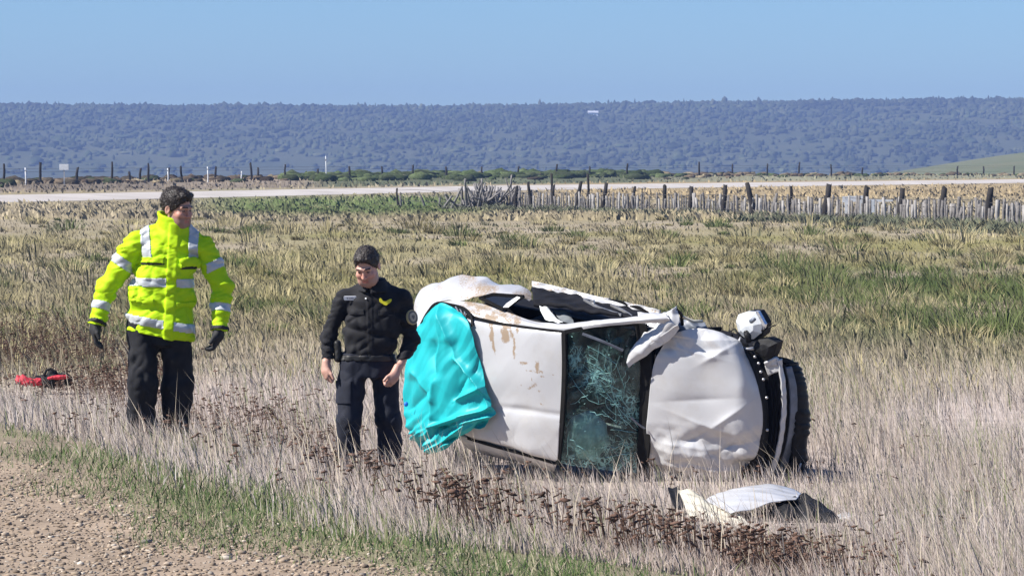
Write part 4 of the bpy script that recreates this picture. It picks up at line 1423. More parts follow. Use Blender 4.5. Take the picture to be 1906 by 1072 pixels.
cr_.parent = ws; cr_.matrix_parent_inverse = parent_inv(car) if False else Matrix.Identity(4)
cr_.matrix_parent_inverse = ws.matrix_parent_inverse.inverted() @ ws.matrix_parent_inverse
# (ws sits at the car's origin with an inverse of its own: undo it for the child)
cr_.matrix_parent_inverse = (Matrix.Translation(Vector(car.location)) @ ws.matrix_parent_inverse).inverted()

for pth, w_ in (([(1049, 618, 1.40), (1050, 690, 1.42), (1046, 780, 1.41), (1038, 864, 1.38)], .036),
                ([(1052, 618, 1.40), (1100, 609, 1.32), (1150, 605, 1.22), (1198, 602, 1.10)], .030),
                ([(1192, 603, 1.12), (1200, 650, 1.10), (1203, 700, 1.09), (1202, 760, 1.08), (1198, 830, 1.06), (1188, 888, 1.03)], .11)):
    strip('windscreen_frame', pth, w_, m_rubber, car, raise_=.006, thick=.02)
strip('wiper', [(1088, 620, 1.36), (1125, 634, 1.30), (1163, 651, 1.22)], .018, m_greytrim, car, n_=10, raise_=.03)
strip('wiper', [(1178, 775, 1.16), (1192, 788, 1.12), (1204, 796, 1.08)], .014, m_greytrim, car, n_=8, raise_=.03)

# bonnet
def hood_ext(q):
    u, v = q[..., 0], q[..., 1]
    d = 0 * u
    for (cu, cv, ru, rv, ang, a) in [(1300, 745, 60, 14, -.05, -.018), (1310, 790, 55, 9, .35, .022), (1350, 780, 40, 9, -.6, .028), (1275, 830, 60, 8, .15, .02), (1360, 835, 35, 10, -.3, -.035), (1240, 800, 24, 30, .2, -.022),
                                     (1290, 655, 50, 10, .25, .020), (1335, 660, 30, 9, -.5, .028), (1270, 630, 30, 8, .1, -.012), (1310, 870, 70, 6, .1, .030), (1255, 868, 30, 7, .5, .02), (1330, 850, 26, 8, .7, -.03), (1300, 812, 30, 7, -.5, -.022), (1380, 720, 14, 40, .1, .01)]:
        ca, sa = math.cos(ang), math.sin(ang)
        x = (u - cu) * ca + (v - cv) * sa; y = -(u - cu) * sa + (v - cv) * ca
        d = d + a * np.exp(-(x / ru) ** 2) * (np.exp(-np.abs(y) / rv))
    w3 = np.stack([u / 240, v / 240, 0 * u], -1)
    lowm = sstep(768, 830, v); topm = 1 - sstep(640, 676, v)
    d = d + .085 * (crumple(w3, 4.2, 79, 3) - .5) * np.clip(lowm + topm, 0, 1) + .018 * (crumple(w3, 7, 78, 3) - .5) * np.clip(lowm + topm, 0, 1)
    return d


HOOD = [[(1240, 632, 1.06), (1262, 618, 1.03), (1300, 611, .95), (1345, 619, .88), (1374, 636, .78)],
        [(1218, 675, 1.09), (1255, 660, 1.06), (1305, 652, .99), (1365, 662, .92), (1402, 690, .80)],
        [(1209, 730, 1.10), (1255, 728, 1.07), (1310, 726, 1.00), (1375, 735, .93), (1418, 748, .81)],
        [(1204, 790, 1.09), (1252, 796, 1.06), (1310, 798, .99), (1372, 802, .92), (1418, 808, .80)],
        [(1200, 845, 1.05), (1248, 855, 1.02), (1305, 860, .95), (1362, 858, .88), (1403, 853, .78)],
        [(1197, 878, .92), (1242, 892, .90), (1296, 897, .86), (1340, 895, .80), (1372, 884, .73)]]
hood, _ = panel('bonnet', HOOD, 150, 130, m_paint, car, dent=.05, dfreq=4.0, seed=43, extra=hood_ext,
                mask=lambda q: np.clip(.10 + .9 * sstep(760, 850, q[..., 1]) + .8 * (1 - sstep(628, 672, q[..., 1])), 0, 1), attrs={'mud': lambda q: .18 * sstep(850, 890, q[..., 1]) + .0 * q[..., 0]})
# crushed lower wing under the bonnet
panel('wing', [[(1196, 876, .92), (1242, 891, .90), (1296, 897, .86), (1350, 892, .78)], [(1203, 888, .82), (1250, 903, .82), (1296, 908, .80), (1346, 900, .74)], [(1222, 898, .66), (1262, 914, .70), (1300, 918, .70), (1342, 910, .66)]],
      24, 60, m_beige, car, dent=.09, dfreq=7, seed=45, thick=.006)  # white metal with the ground's reflection put into its colour as beige
# flap of torn wing / pillar skin standing off the windscreen corner
panel('torn_pillar_skin', [[(1236, 582, 1.02), (1214, 606, 1.08), (1186, 634, 1.15), (1165, 668, 1.19)], [(1250, 576, 1.08), (1238, 608, 1.13), (1203, 643, 1.18), (1166, 676, 1.205)], [(1259, 570, 1.04), (1263, 603, 1.08), (1226, 644, 1.13), (1170, 684, 1.19)]],
      36, 70, m_paint, car, dent=.035, dfreq=9, seed=47, thick=.006, attrs={'mud': lambda q: .2 + .3 * vnoise(q[..., 0] * .07, q[..., 1] * .07, 4.4)})
panel('torn_pillar_skin', [[(1208, 642, 1.17), (1232, 624, 1.15), (1262, 605, 1.12)], [(1212, 652, 1.15), (1240, 638, 1.12), (1265, 612, 1.08)]], 10, 30, m_paint, car, dent=.02, dfreq=9, seed=48, thick=.006)
panel('inner_wing', [[(1186, 580, .98), (1215, 580, .97), (1250, 582, .95)], [(1190, 596, 1.08), (1220, 596, 1.06), (1250, 596, 1.02)], [(1196, 606, 1.12), (1225, 612, 1.08), (1250, 612, 1.04)]], 20, 40, m_paint, car, dent=.04, dfreq=8, seed=49)
panel('inner_wing', [[(1248, 598, .90), (1280, 594, .86), (1312, 600, .80)], [(1250, 610, .95), (1282, 606, .90), (1316, 610, .84)], [(1252, 622, .96), (1284, 616, .91), (1320, 618, .84)]], 14, 40, m_greytrim, car, dent=.04, dfreq=10, seed=50)
tube('bent_stay', [CP(1262, 588, 1.0), CP(1272, 590, .98), CP(1290, 598, .9), CP(1308, 598, .86)], .012, m_beige, car)
tube('bent_stay', [CP(1258, 575, 1.05), CP(1268, 585, 1.0), CP(1270, 604, .95)], .014, m_blackp, car)

# front: slam panel, beam, grille and bumper
panel('slam_panel', [[(1374, 634, .78), (1404, 685, .80), (1420, 745, .81), (1420, 808, .80), (1405, 855, .78), (1366, 892, .72)], [(1392, 640, .70), (1416, 680, .72), (1430, 745, .73), (1431, 810, .72), (1416, 862, .70), (1376, 906, .64)]], 8, 60, m_blackp, car, dent=.03, dfreq=9, seed=52, thick=.02)
for u_, v_ in ((1402, 664), (1409, 676), (1413, 692), (1418, 706), (1424, 740), (1425, 800)):
    pc = CP(u_ + 3, v_, .79)
    tv, tf = ico(2)
    mesh_np('bolt', pc + tv * .012, tf, m_metal, car, smooth=True)
panel('grille_void', [[(1400, 660, .66), (1422, 705, .66), (1428, 780, .66), (1418, 850, .64), (1370, 912, .58)], [(1460, 665, .55), (1474, 715, .55), (1478, 780, .55), (1470, 850, .53), (1448, 922, .48)], [(1484, 676, .42), (1494, 725, .42), (1499, 780, .42), (1492, 850, .40), (1470, 922, .36)]], 8, 50, m_blackp, car, thick=.03)
for du in (0, 8, 16):
    strip('grille_bar', [(1430 + du, 690, .69 - du * .002), (1436 + du, 740, .69 - du * .002), (1438 + du, 790, .69 - du * .002), (1431 + du, 850, .68 - du * .002)], .012, m_cabin, car, n_=20, thick=.02)
panel('front_beam', [[(1424, 672, .72), (1446, 664, .70), (1452, 690, .70), (1456, 740, .70), (1454, 790, .70), (1447, 835, .69), (1436, 872, .68), (1428, 906, .64)],
                     [(1428, 684, .70), (1448, 678, .68), (1459, 692, .67), (1464, 740, .67), (1462, 790, .67), (1454, 838, .66), (1442, 878, .65), (1434, 908, .61)]], 8, 90, m_paint, car, dent=.02, dfreq=12, seed=54, thick=.02)
panel('beam_bracket', [[(1424, 680, .715), (1440, 672, .71), (1456, 668, .69)], [(1430, 700, .70), (1442, 694, .70), (1456, 690, .68)]], 10, 14, m_paint, car, dent=.02, dfreq=14, seed=55, thick=.015)
panel('bumper_trim', [[(1463, 684, .60), (1470, 720, .60), (1471, 770, .60), (1465, 820, .59), (1452, 868, .57), (1438, 905, .54)], [(1474, 682, .56), (1483, 720, .55), (1484, 772, .55), (1477, 824, .54), (1464, 872, .52), (1450, 908, .50)]], 8, 50, m_greytrim, car, dent=.01, dfreq=10, seed=56, thick=.02)
rg = np.random.default_rng(3)
edge_ = [(1480, 674), (1489, 696), (1497, 722), (1500, 748), (1503, 775), (1501, 800), (1497, 830), (1497, 850), (1488, 878), (1478, 905)]
rag = _cr(np.array(edge_, float), 60)
rag[:, 0] += np.where(rg.random(60) < .22, rg.uniform(0, 5, 60), 0) + rg.normal(0, .7, 60)
CTRL = [[(p[0] - 24, p[1], .55) for p in rag[::1]], [(p[0] - 12, p[1], .52) for p in rag], [(p[0] - 3, p[1], .46) for p in rag], [(p[0], p[1], .36) for p in rag], [(p[0] - 14, p[1], .20) for p in rag]]
Wb = np.array([[CP(*p) for p in row] for row in CTRL])
o = mesh_np('bumper', Wb.reshape(-1, 3), grid_faces(5, 60), m_blackp, car)
solidify(o, .02)
for (p0, p1) in [((1478, 888), (1470, 872)), ((1466, 896), (1461, 880)), ((1484, 878), (1490, 862)), ((1455, 902), (1450, 888))]:
    strip('torn_bumper_edge', [(*p0, .52), ((p0[0] + p1[0]) / 2 + 1, (p0[1] + p1[1]) / 2, .55), (*p1, .53)], .012, m_paint, car, n_=6, thick=.006)

# headlamp torn up out of its seat
lamp = bpy.data.objects.new('headlamp', None); COL.objects.link(lamp); lamp.parent = car
lamp.location = np.array(CP(1396, 608, .74)) - np.array(car.location); lamp.empty_display_size = .1
hx = [(1369, 599), (1374, 585), (1392, 579), (1408, 580), (1421, 603), (1419, 622), (1404, 634), (1390, 634), (1374, 622)]
kid(poly_solid('lamp_housing', [(a_ + 1.5, b_ + 1, .69) for a_, b_ in hx], .10, m_blackp, car), lamp)
kid(poly_solid('reflector', [((a_ - 1396) * .93 + 1395, (b_ - 607) * .93 + 606, .705) for a_, b_ in hx], .02, m_lens, car, bulge=.045), lamp)
kid(poly_solid('lens_rim', [(1406, 579, .74), (1411, 580, .74), (1424, 604, .74), (1421, 614, .74), (1418, 604, .74)], .03, m_chrome, car), lamp)
kid(tube('bulb', [CP(1388, 618, .78), CP(1392, 625, .80), CP(1394, 636, .78)], [.02, .028, .02], m_blackp, car, sides=8), lamp)
kid(tube('bulb_shield', [CP(1398, 598, .775), CP(1405, 594, .79)], [.018, .012], m_greytrim, car, sides=8), lamp)
kid(tube('wire_stub', [CP(1418, 616, .72), CP(1428, 611, .72), CP(1443, 605, .72)], [.008, .006, .005], m_blackp, car), lamp)
bk = [(1400, 640), (1412, 632), (1430, 630), (1447, 638), (1444, 652), (1436, 668), (1428, 672), (1418, 664), (1404, 655)]
lb = poly_solid('lamp_bracket', [(a_, b_, .72) for a_, b_ in bk], .08, m_blackp, car, bulge=.05); kid(lb, lamp)
kid(tube('lamp_mount', [CP(1380, 628, .72), CP(1374, 640, .74), CP(1388, 650, .76), CP(1404, 648, .74)], .014, m_metal, car), lamp)
kid(tube('wiring', [CP(1364, 628, .74), CP(1360, 616, .74), CP(1368, 612, .73), CP(1374, 622, .72), CP(1384, 646, .74), CP(1402, 660, .76)], .008, m_blackp, car), lamp)

# rear window opening under the sheet
panel('rear_window', [[(818, 570, 1.20), (866, 592, 1.30)], [(800, 640, 1.12), (868, 650, 1.32)], [(800, 800, 1.12), (862, 800, 1.32)]], 12, 12, pmat('dark_rear_glass', (.015, .018, .022), rough=.1, spec=.6), car, thick=.008)
strip('rear_window_frame', [(786, 604, 1.22), (798, 582, 1.24), (815, 564, 1.27), (842, 567, 1.30), (866, 574, 1.33), (879, 588, 1.37), (882, 606, 1.41)], .024, m_rubber, car, n_=30, raise_=.02)
panel('tail', [[(768, 612, .9), (790, 600, 1.15), (805, 640, 1.14)], [(764, 700, .9), (782, 700, 1.1), (805, 700, 1.13)], [(772, 800, .9), (784, 800, 1.08), (805, 805, 1.12)]], 20, 12, m_paint, car, dent=.04, dfreq=6, seed=71)
# louvred trim piece showing at the window corner
for k in range(4):
    tube('trim_spoke', [CP(848 + k * 8, 571 + k * 3, 1.33), CP(856 + k * 6, 584 + k * 4, 1.36)], .007, m_greytrim, car)

# --- torn off wing and liner lying in the grass before the nose
def GP(u, v, Y): return P(u, v, Y)


def netW(ctrl, nr, nc):
    """control net given as (u,v,Y)"""
    q = net(ctrl, nr, nc)
    return np.array([[P(*p) for p in row] for row in q])


def loose(name, ctrl, nr, nc, mat, parent, dent=0, dfreq=6, seed=1, thick=.005):
    W = netW([[(a_, b_, c_ - 1.5) for a_, b_, c_ in row] for row in ctrl], nr, nc)
    if dent:
        W = W + gnormals(W) * (dent * (crumple(W, dfreq, seed) - .5))[..., None]
    F = grid_faces(nr, nc); V = W.reshape(-1, 3)
    fn = np.cross(V[F[:, 1]] - V[F[:, 0]], V[F[:, 2]] - V[F[:, 0]])
    if (fn * (CAMP - V[F[:, 0]])).sum(1).mean() < 0:
        F = F[:, ::-1]
    o = mesh_np(name, V, F, mat, parent, smooth=True)
    return solidify(o, thick)


Yw = 23.1
wp = P(1420, 960, Yw)
wing = empty('detached_wing', (wp[0], wp[1], 0), 'white front wing torn off the car, lying in dry grass before its nose', 'car wing')
loose('wing_skin', [[(1312, 930, 24.7), (1340, 916, 24.8), (1385, 905, 24.9), (1430, 901, 24.95), (1470, 907, 24.95), (1492, 917, 24.9)],
                    [(1330, 940, 24.45), (1355, 928, 24.5), (1395, 918, 24.55), (1432, 915, 24.6), (1462, 919, 24.6), (1488, 922, 24.6)],
                    [(1360, 955, 24.2), (1378, 950, 24.2), (1405, 945, 24.25), (1432, 936, 24.3), (1456, 930, 24.35), (1482, 929, 24.4)]], 36, 70, m_paint, wing, dent=.02, dfreq=6, seed=81)
loose('inner_flange', [[(1262, 910, 24.8), (1290, 914, 24.75), (1318, 932, 24.6), (1352, 950, 24.35), (1380, 960, 24.2)], [(1274, 940, 24.5), (1300, 946, 24.4), (1328, 958, 24.25), (1364, 968, 24.1), (1400, 975, 24.0)], [(1284, 975, 24.2), (1310, 985, 24.1), (1340, 990, 24.0), (1375, 990, 23.9), (1410, 985, 23.9)]],
      26, 50, m_beige, wing, dent=.05, dfreq=7, seed=82)
loose('arch_liner', [[(1440, 936, 24.35), (1466, 930, 24.45), (1492, 918, 24.6), (1515, 928, 24.5), (1545, 948, 24.4), (1562, 962, 24.3)], [(1436, 958, 24.2), (1464, 955, 24.25), (1492, 950, 24.3), (1518, 954, 24.25), (1544, 964, 24.2), (1560, 972, 24.2)], [(1438, 985, 24.2), (1465, 984, 24.2), (1492, 982, 24.2), (1518, 982, 24.2), (1540, 984, 24.2), (1556, 984, 24.2)]],
      20, 40, m_blackp, wing, dent=.06, dfreq=8, seed=83)
loose('liner_tab', [[(1243, 906, 24.9), (1252, 908, 24.9), (1263, 903, 24.9)], [(1248, 925, 24.7), (1258, 928, 24.7), (1269, 924, 24.7)], [(1256, 944, 24.5), (1266, 946, 24.5), (1276, 944, 24.5)]], 12, 10, m_blackp, wing, dent=.02, dfreq=9, seed=84)
sp = P(1578, 965, 23.0)
lump = empty('bumper_fragment', (sp[0], sp[1], 0), 'small rounded white plastic fragment in the grass right of the torn wing', 'car part')
loose('shell', [[(1548, 964, 24.6), (1562, 956, 24.7), (1580, 953, 24.7), (1596, 956, 24.7), (1608, 966, 24.6)], [(1550, 968, 24.5), (1566, 961, 24.5), (1582, 958, 24.5), (1596, 962, 24.5), (1606, 970, 24.5)], [(1552, 978, 24.4), (1568, 975, 24.4), (1582, 974, 24.4), (1596, 976, 24.4), (1604, 980, 24.4)]],
      16, 26, m_paint, lump, dent=.015, dfreq=8, seed=85)

# --- turquoise sheet over the rear window
SH = [[(813, 567, 1.29), (825, 564, 1.30), (840, 571, 1.33), (858, 582, 1.37), (867, 591, 1.41)],
      [(788, 596, 1.24), (812, 592, 1.33), (838, 594, 1.40), (862, 602, 1.44), (879, 613, 1.45)],
      [(768, 640, 1.20), (800, 640, 1.36), (835, 646, 1.45), (866, 655, 1.48), (890, 662, 1.46)],
      [(757, 692, 1.20), (795, 696, 1.38), (836, 702, 1.47), (875, 708, 1.49), (906, 714, 1.465)],
      [(752, 745, 1.22), (795, 750, 1.40), (838, 755, 1.48), (882, 758, 1.50), (921, 758, 1.47)],
      [(754, 795, 1.28), (792, 802, 1.42), (834, 800, 1.48), (876, 792, 1.50), (920, 775, 1.48)],
      [(774, 829, 1.32), (800, 843, 1.42), (828, 836, 1.46), (850, 817, 1.48), (874, 800, 1.50)]]


def sheet_folds(q):
    u, v = q[..., 0], q[..., 1]
    d = 0 * u
    # long sharp folds (from, to, half width in pixels, height)
    for (x0, y0, x1, y1, w, a) in [(822, 575, 848, 668, 9, .05), (848, 668, 905, 735, 8, .06), (826, 590, 800, 830, 12, .035), (800, 640, 815, 700, 14, -.03), (838, 640, 870, 700, 12, -.035), (905, 735, 916, 760, 8, .03),
                                   (862, 700, 850, 745, 10, -.035), (850, 745, 905, 722, 7, .04), (760, 760, 800, 730, 12, -.025), (770, 690, 812, 745, 10, .02), (775, 812, 860, 772, 8, .06), (860, 772, 918, 757, 8, .05),
                                   (800, 835, 868, 788, 7, .06), (790, 800, 835, 790, 8, -.04), (868, 788, 918, 772, 6, .045), (815, 830, 850, 812, 7, -.04), (782, 610, 770, 700, 12, .025), (890, 665, 880, 700, 9, -.02)]:
        L_ = math.hypot(x1 - x0, y1 - y0); dx, dy = (x1 - x0) / L_, (y1 - y0) / L_
        wob = 5 * vnoise(u * .03, v * .03, x0 * .37)
        t = (u - x0) * dx + (v - y0) * dy; n_ = -(u - x0) * dy + (v - y0) * dx + wob
        d = d + 1.35 * a * np.exp(-np.abs(n_) / (w * .65)) * sstep(-12, 8, t) * (1 - sstep(L_ - 8, L_ + 12, t))
    low = sstep(760, 800, v)
    f3 = np.abs((((v * .045 + u * .030) + .6 * vnoise(u * .05, v * .05, 1.3)) % 1) - .5) * 2
    return d + .035 * (f3 - .5) * low


m_sheet = pmat('turquoise_plastic_sheet', (.010, .43, .455), (.014, .47, .49), rough=.5, scale=6, spec=.45, trans=.18)
shp = CP(830, 835, 1.4)
sheet = empty('turquoise_sheet', (shp[0], shp[1], max(shp[2], 0)), 'bright turquoise crumpled sheet draped over the rear of the overturned car', 'sheet')
sh_o, _ = panel('sheet_cloth', SH, 170, 130, m_sheet, sheet, dent=.055, dfreq=3.4, seed=92, thick=.002, extra=lambda q: sheet_folds(q) + .030 * (crumple(q / np.array([240, 240, 1.0]), 7.5, 95, 3) - .5))
bt = CP(756, 752, 1.36)
tv, tf = ico(2)
mesh_np('blue_tab', bt + tv * np.array([.018, .01, .02]), tf, pmat('blue_tab', (.02, .18, .7), rough=.4), sheet, smooth=True)
# ------------------------------------------------------------------ people: signed-distance bodies and clothes
PK = 1.0        # scale from the working figure to metres


def nets(fn, xs, ys, zs):
    """surface nets on a rectilinear grid; fn(X,Y,Z) < 0 inside"""
    X = xs[:, None, None].astype(np.float32); Y = ys[None, :, None].astype(np.float32); Z = zs[None, None, :].astype(np.float32)
    F = np.ascontiguousarray(np.broadcast_to(fn(X, Y, Z), (len(xs), len(ys), len(zs)))).astype(np.float32)
    S = F < 0
    cnt = sum(S[i:len(xs) - 1 + i, j:len(ys) - 1 + j, k:len(zs) - 1 + k].astype(np.int8) for i in (0, 1) for j in (0, 1) for k in (0, 1))
    mixed = (cnt > 0) & (cnt < 8)
    ci, cj, ck = np.nonzero(mixed)
    m = len(ci)
    vid = np.full(mixed.shape, -1, np.int32); vid[ci, cj, ck] = np.arange(m)
    acc = np.zeros((m, 3)); num = np.zeros(m)
    cor = [(i, j, k) for i in (0, 1) for j in (0, 1) for k in (0, 1)]
    pos = lambda c: np.stack([xs[ci + c[0]], ys[cj + c[1]], zs[ck + c[2]]], -1)
    val = {c: F[ci + c[0], cj + c[1], ck + c[2]] for c in cor}
    for a in cor:
        for ax in range(3):
            if a[ax] == 0:
                b_ = tuple(1 if q == ax else a[q] for q in range(3))
                fa, fb = val[a], val[b_]
                x = (fa < 0) != (fb < 0)
                t = np.where(x, fa / np.where(x, fa - fb, 1), 0)
                p = pos(a) * (1 - t)[:, None] + pos(b_) * t[:, None]
                acc += np.where(x[:, None], p, 0); num += x
    V = acc / num[:, None]
    quads = []
    for ax in range(3):
        sl0 = [slice(None)] * 3; sl1 = [slice(None)] * 3
        sl0[ax] = slice(0, -1); sl1[ax] = slice(1, None)
        A, B = S[tuple(sl0)], S[tuple(sl1)]
        e = np.stack(np.nonzero(A != B), -1)
        o1, o2 = [q for q in range(3) if q != ax]
        ok = (e[:, o1] > 0) & (e[:, o2] > 0) & (e[:, o1] < F.shape[o1] - 1) & (e[:, o2] < F.shape[o2] - 1)
        e = e[ok]
        if not len(e): continue
        def cell(d1, d2):
            q = e.copy(); q[:, o1] -= d1; q[:, o2] -= d2
            return vid[q[:, 0], q[:, 1], q[:, 2]]
        Q = np.stack([cell(1, 1), cell(0, 1), cell(0, 0), cell(1, 0)], -1)
        inside = S[e[:, 0], e[:, 1], e[:, 2]]
        flip = inside if ax != 1 else ~inside
        Q[~flip] = Q[~flip][:, ::-1]
        quads.append(Q)
    return V, np.concatenate(quads)


def axis(*segs):
    out = []
    for a, b_, s in segs:
        out.append(np.arange(a, b_ - 1e-9, s))
    out.append([segs[-1][1]])
    return np.concatenate(out)


def smin(a, b_, k):
    h = np.clip(.5 + .5 * (b_ - a) / k, 0, 1)
    return b_ * (1 - h) + a * h - k * h * (1 - h)


def smax(a, b_, k): return -smin(-a, -b_, k)


def seg(X, Y, Z, a, b_, ra, rb, fy=1.0):
    """tapered limb from a to b"""
    ax, ay, az = a; bx, by, bz = b_
    dx, dy, dz = bx - ax, by - ay, bz - az
    L2 = dx * dx + dy * dy + dz * dz + 1e-12
    t = np.clip(((X - ax) * dx + (Y - ay) * dy + (Z - az) * dz) / L2, 0, 1)
    d = np.sqrt((X - ax - t * dx) ** 2 + ((Y - ay - t * dy) / fy) ** 2 + (Z - az - t * dz) ** 2)
    return d - (ra + (rb - ra) * t)


def ell(X, Y, Z, c, r):
    k0 = np.sqrt(((X - c[0]) / r[0]) ** 2 + ((Y - c[1]) / r[1]) ** 2 + ((Z - c[2]) / r[2]) ** 2)
    return (k0 - 1) * min(r)


def stack(X, Y, Z, rows, p=2.4):
    """torso: (z, cx, cy, half width, half depth) rows"""
    R = np.array(rows, np.float32)
    zz = Z
    cx, cy, a, b_ = (np.interp(zz, R[:, 0], R[:, i]).astype(np.float32) for i in (1, 2, 3, 4))
    d = ((np.abs(X - cx) / a) ** p + (np.abs(Y - cy) / b_) ** p) ** (1 / p)
    d = (d - 1) * np.minimum(a, b_)
    return np.maximum(np.maximum(d, R[0, 0] - Z), Z - R[-1, 0])


def rot(yaw, pitch, roll=0.0):
    """head frame to person frame; yaw>0 turns the face to the image right"""
    cy, sy = math.cos(yaw), math.sin(yaw); cp, sp_ = math.cos(pitch), math.sin(pitch); cr, sr = math.cos(roll), math.sin(roll)
    Rz = np.array([[cy, -sy, 0], [sy, cy, 0], [0, 0, 1]]); Rx = np.array([[1, 0, 0], [0, cp, -sp_], [0, sp_, cp]]); Ry = np.array([[cr, 0, sr], [0, 1, 0], [-sr, 0, cr]])
    return Rz @ Ry @ Rx


def to_local(X, Y, Z, c, R):
    x, y, z = X - c[0], Y - c[1], Z - c[2]
    return (x * R[0, 0] + y * R[1, 0] + z * R[2, 0], x * R[0, 1] + y * R[1, 1] + z * R[2, 1], x * R[0, 2] + y * R[1, 2] + z * R[2, 2])


def head_sdf(x, y, z):
    x, y, z = x * PK, y * PK, z * PK
    d = ell(x, y, z, (0, .018, .038), (.078, .098, .088))
    d = smin(d, ell(x, y, z, (0, -.028, -.045), (.064, .066, .082)), .03)
    d = smin(d, ell(x, y, z, (0, -.066, -.098), (.030, .028, .024)), .03)          # chin
    ax = np.abs(x)
    d = smin(d, ell(ax, y, z, (.040, -.045, -.075), (.026, .045, .035)), .03)       # jaw corner
    d = smin(d, ell(ax, y, z, (.040, -.068, -.022), (.024, .022, .020)), .02)       # cheek bone
    d = smin(d, seg(ax, y, z, (.010, -.088, .028), (.046, -.074, .026), .013, .011), .012)   # brow
    d = smax(d, -ell(ax, y, z, (.031, -.104, .006), (.019, .020, .012)), .012)      # eye hollow
    d = smin(d, ell(ax, y, z, (.031, -.076, .006), (.013, .013, .012)), .004)
    d = smin(d, seg(x, y, z, (0, -.088, .018), (0, -.113, -.026), .007, .012), .010)  # nose
    d = smin(d, ell(ax, y, z, (.012, -.098, -.030), (.009, .012, .008)), .006)
    d = smin(d, seg(ax, y, z, (0, -.092, -.057), (.021, -.084, -.059), .0065, .004), .006)   # lips
    d = smin(d, seg(ax, y, z, (0, -.090, -.070), (.017, -.084, -.068), .0075, .004), .006)
    d = smax(d, -seg(ax, y, z, (0, -.098, -.0635), (.022, -.090, -.0635), .0022, .0015), .003)
    e = ell(ax, y, z, (.080, .012, -.008), (.011, .021, .032))
    e = smax(e, -ell(ax, y, z, (.090, .006, -.004), (.008, .011, .018)), .006)
    d = smin(d, e, .006)
    return d / PK


def hair_sdf(x, y, z, thick, front, seed, quiff=0.0):
    x, y, z = x * PK, y * PK, z * PK
    d = ell(x, y, z, (0, .020, .040), (.080 + thick * .7, .100 + thick, .090 + thick))
    d = smin(d, ell(x, y, z, (0, -.060, .098 + quiff * .4), (.052, .030, .016 + quiff)), .025)
    ax = np.abs(x)
    line = np.where(y < -.02, front - .5 * np.clip(-.02 - y - .03, 0, .1), np.where(y < .03, -.012 - .0 * y, -.012 - 1.0 * (y - .03)))
    side = np.clip((ax - .045) / .03, 0, 1)
    fr = front - .25 * (ax - .03) * (ax > .03)
    # front hairline, temples running down to the sideburn, nape
    t = np.clip((y + .075) / .055, 0, 1)
    burn = -.022
    lim = fr * (1 - t) + burn * t
    lim = np.where(y > .02, burn - 1.0 * np.clip(y - .02, 0, .07), lim)
    lim = lim + .007 * vnoise(x * 90, y * 90, 3.3 + seed)
    d = smax(d, lim - z, .010)
    tex = vnoise(x * 70 + seed, y * 38, z * 55) * .0045 + vnoise(x * 160, y * 70, z * 110) * .0022
    return (d + tex) / PK


def hand_sdf(x, y, z, curl=.6, side=1, spread=.0):
    """hand hanging down from the wrist at the origin, thumb forward (-y)"""
    x, y, z = x * PK, y * PK, z * PK
    d = seg(x, y, z, (0, 0, .03), (0, -.002, -.035), .027, .036)
    d = smin(d, ell(x, y, z, (0, -.004, -.052), (.020, .043, .045)), .015)
    for i, (oy, ln_, r_) in enumerate([(-.034, .072, .0095), (-.012, .080, .0100), (.011, .074, .0095), (.031, .058, .0085)]):
        c = curl * (1 + .08 * i)
        p0 = np.array([0, oy, -.088]); an = c * .6
        p1 = p0 + ln_ * .48 * np.array([-side * math.sin(an), 0, -math.cos(an)]); an2 = an + c * 1.1
        p2 = p1 + ln_ * .32 * np.array([-side * math.sin(an2), 0, -math.cos(an2)]); an3 = an2 + c * .8
        p3 = p2 + ln_ * .24 * np.array([-side * math.sin(an3), 0, -math.cos(an3)])
        f = np.minimum(np.minimum(seg(x, y, z, p0 + [0, 0, .03], p1, r_ * 1.1, r_), seg(x, y, z, p1, p2, r_, r_ * .92)), seg(x, y, z, p2, p3, r_ * .92, r_ * .8))
        d = smin(d, f, .005)
    th0 = np.array([-side * .006, -.028, -.030]); th1 = th0 + np.array([-side * .012, -.026, -.028]); th2 = th1 + np.array([-side * .012, -.006, -.032])
    d = smin(d, np.minimum(seg(x, y, z, th0, th1, .015, .0115), seg(x, y, z, th1, th2, .0115, .009)), .008)
    return d / PK


def wrinkle(X, Y, Z, f=(7, 7, 16), seed=0.0, a=.01, rough=.35):
    n1 = vnoise(X * f[0] + seed + .35 * Z * f[2], Y * f[1], Z * f[2] + .5 * X * f[0])
    n2 = vnoise(X * f[0] * 2.3 + seed, Y * f[1] * 2.3 + 4, Z * f[2] * 1.9 - X * 9)
    return a * ((1 - 2 * np.abs(n1)) + rough * (1 - 2 * np.abs(n2)))


def submesh(name, V, F, mask, lift, mat, parent, base, N_):
    """a patch of clothing laid over the cloth below: chosen faces lifted off, with a turned-in edge"""
    f = F[mask]
    used = np.unique(f); mp = np.full(len(V), -1); mp[used] = np.arange(len(used))
    v = V[used] + N_[used] * lift
    f2 = mp[f]
    # rim
    e = np.concatenate([f2[:, [0, 1]], f2[:, [1, 2]], f2[:, [2, 3]], f2[:, [3, 0]]])
    key = np.sort(e, 1); _, inv, cnt = np.unique(key, axis=0, return_inverse=True, return_counts=True)
    be = e[cnt[inv.ravel()] == 1]
    lo = V[used] - N_[used] * .004
    n0 = len(v)
    rim = np.stack([be[:, 1], be[:, 0], be[:, 0] + n0, be[:, 1] + n0], -1)
    return mesh_np(name, np.concatenate([v, lo]) * PK + base, np.concatenate([f2, rim]), mat, parent, smooth=True)


def vnormals(V, F):
    n_ = np.cross(V[F[:, 2]] - V[F[:, 0]], V[F[:, 3]] - V[F[:, 1]])
    N_ = np.zeros_like(V)
    for k in range(4): np.add.at(N_, F[:, k], n_)
    return N_ / (np.linalg.norm(N_, axis=1)[:, None] + 1e-12)


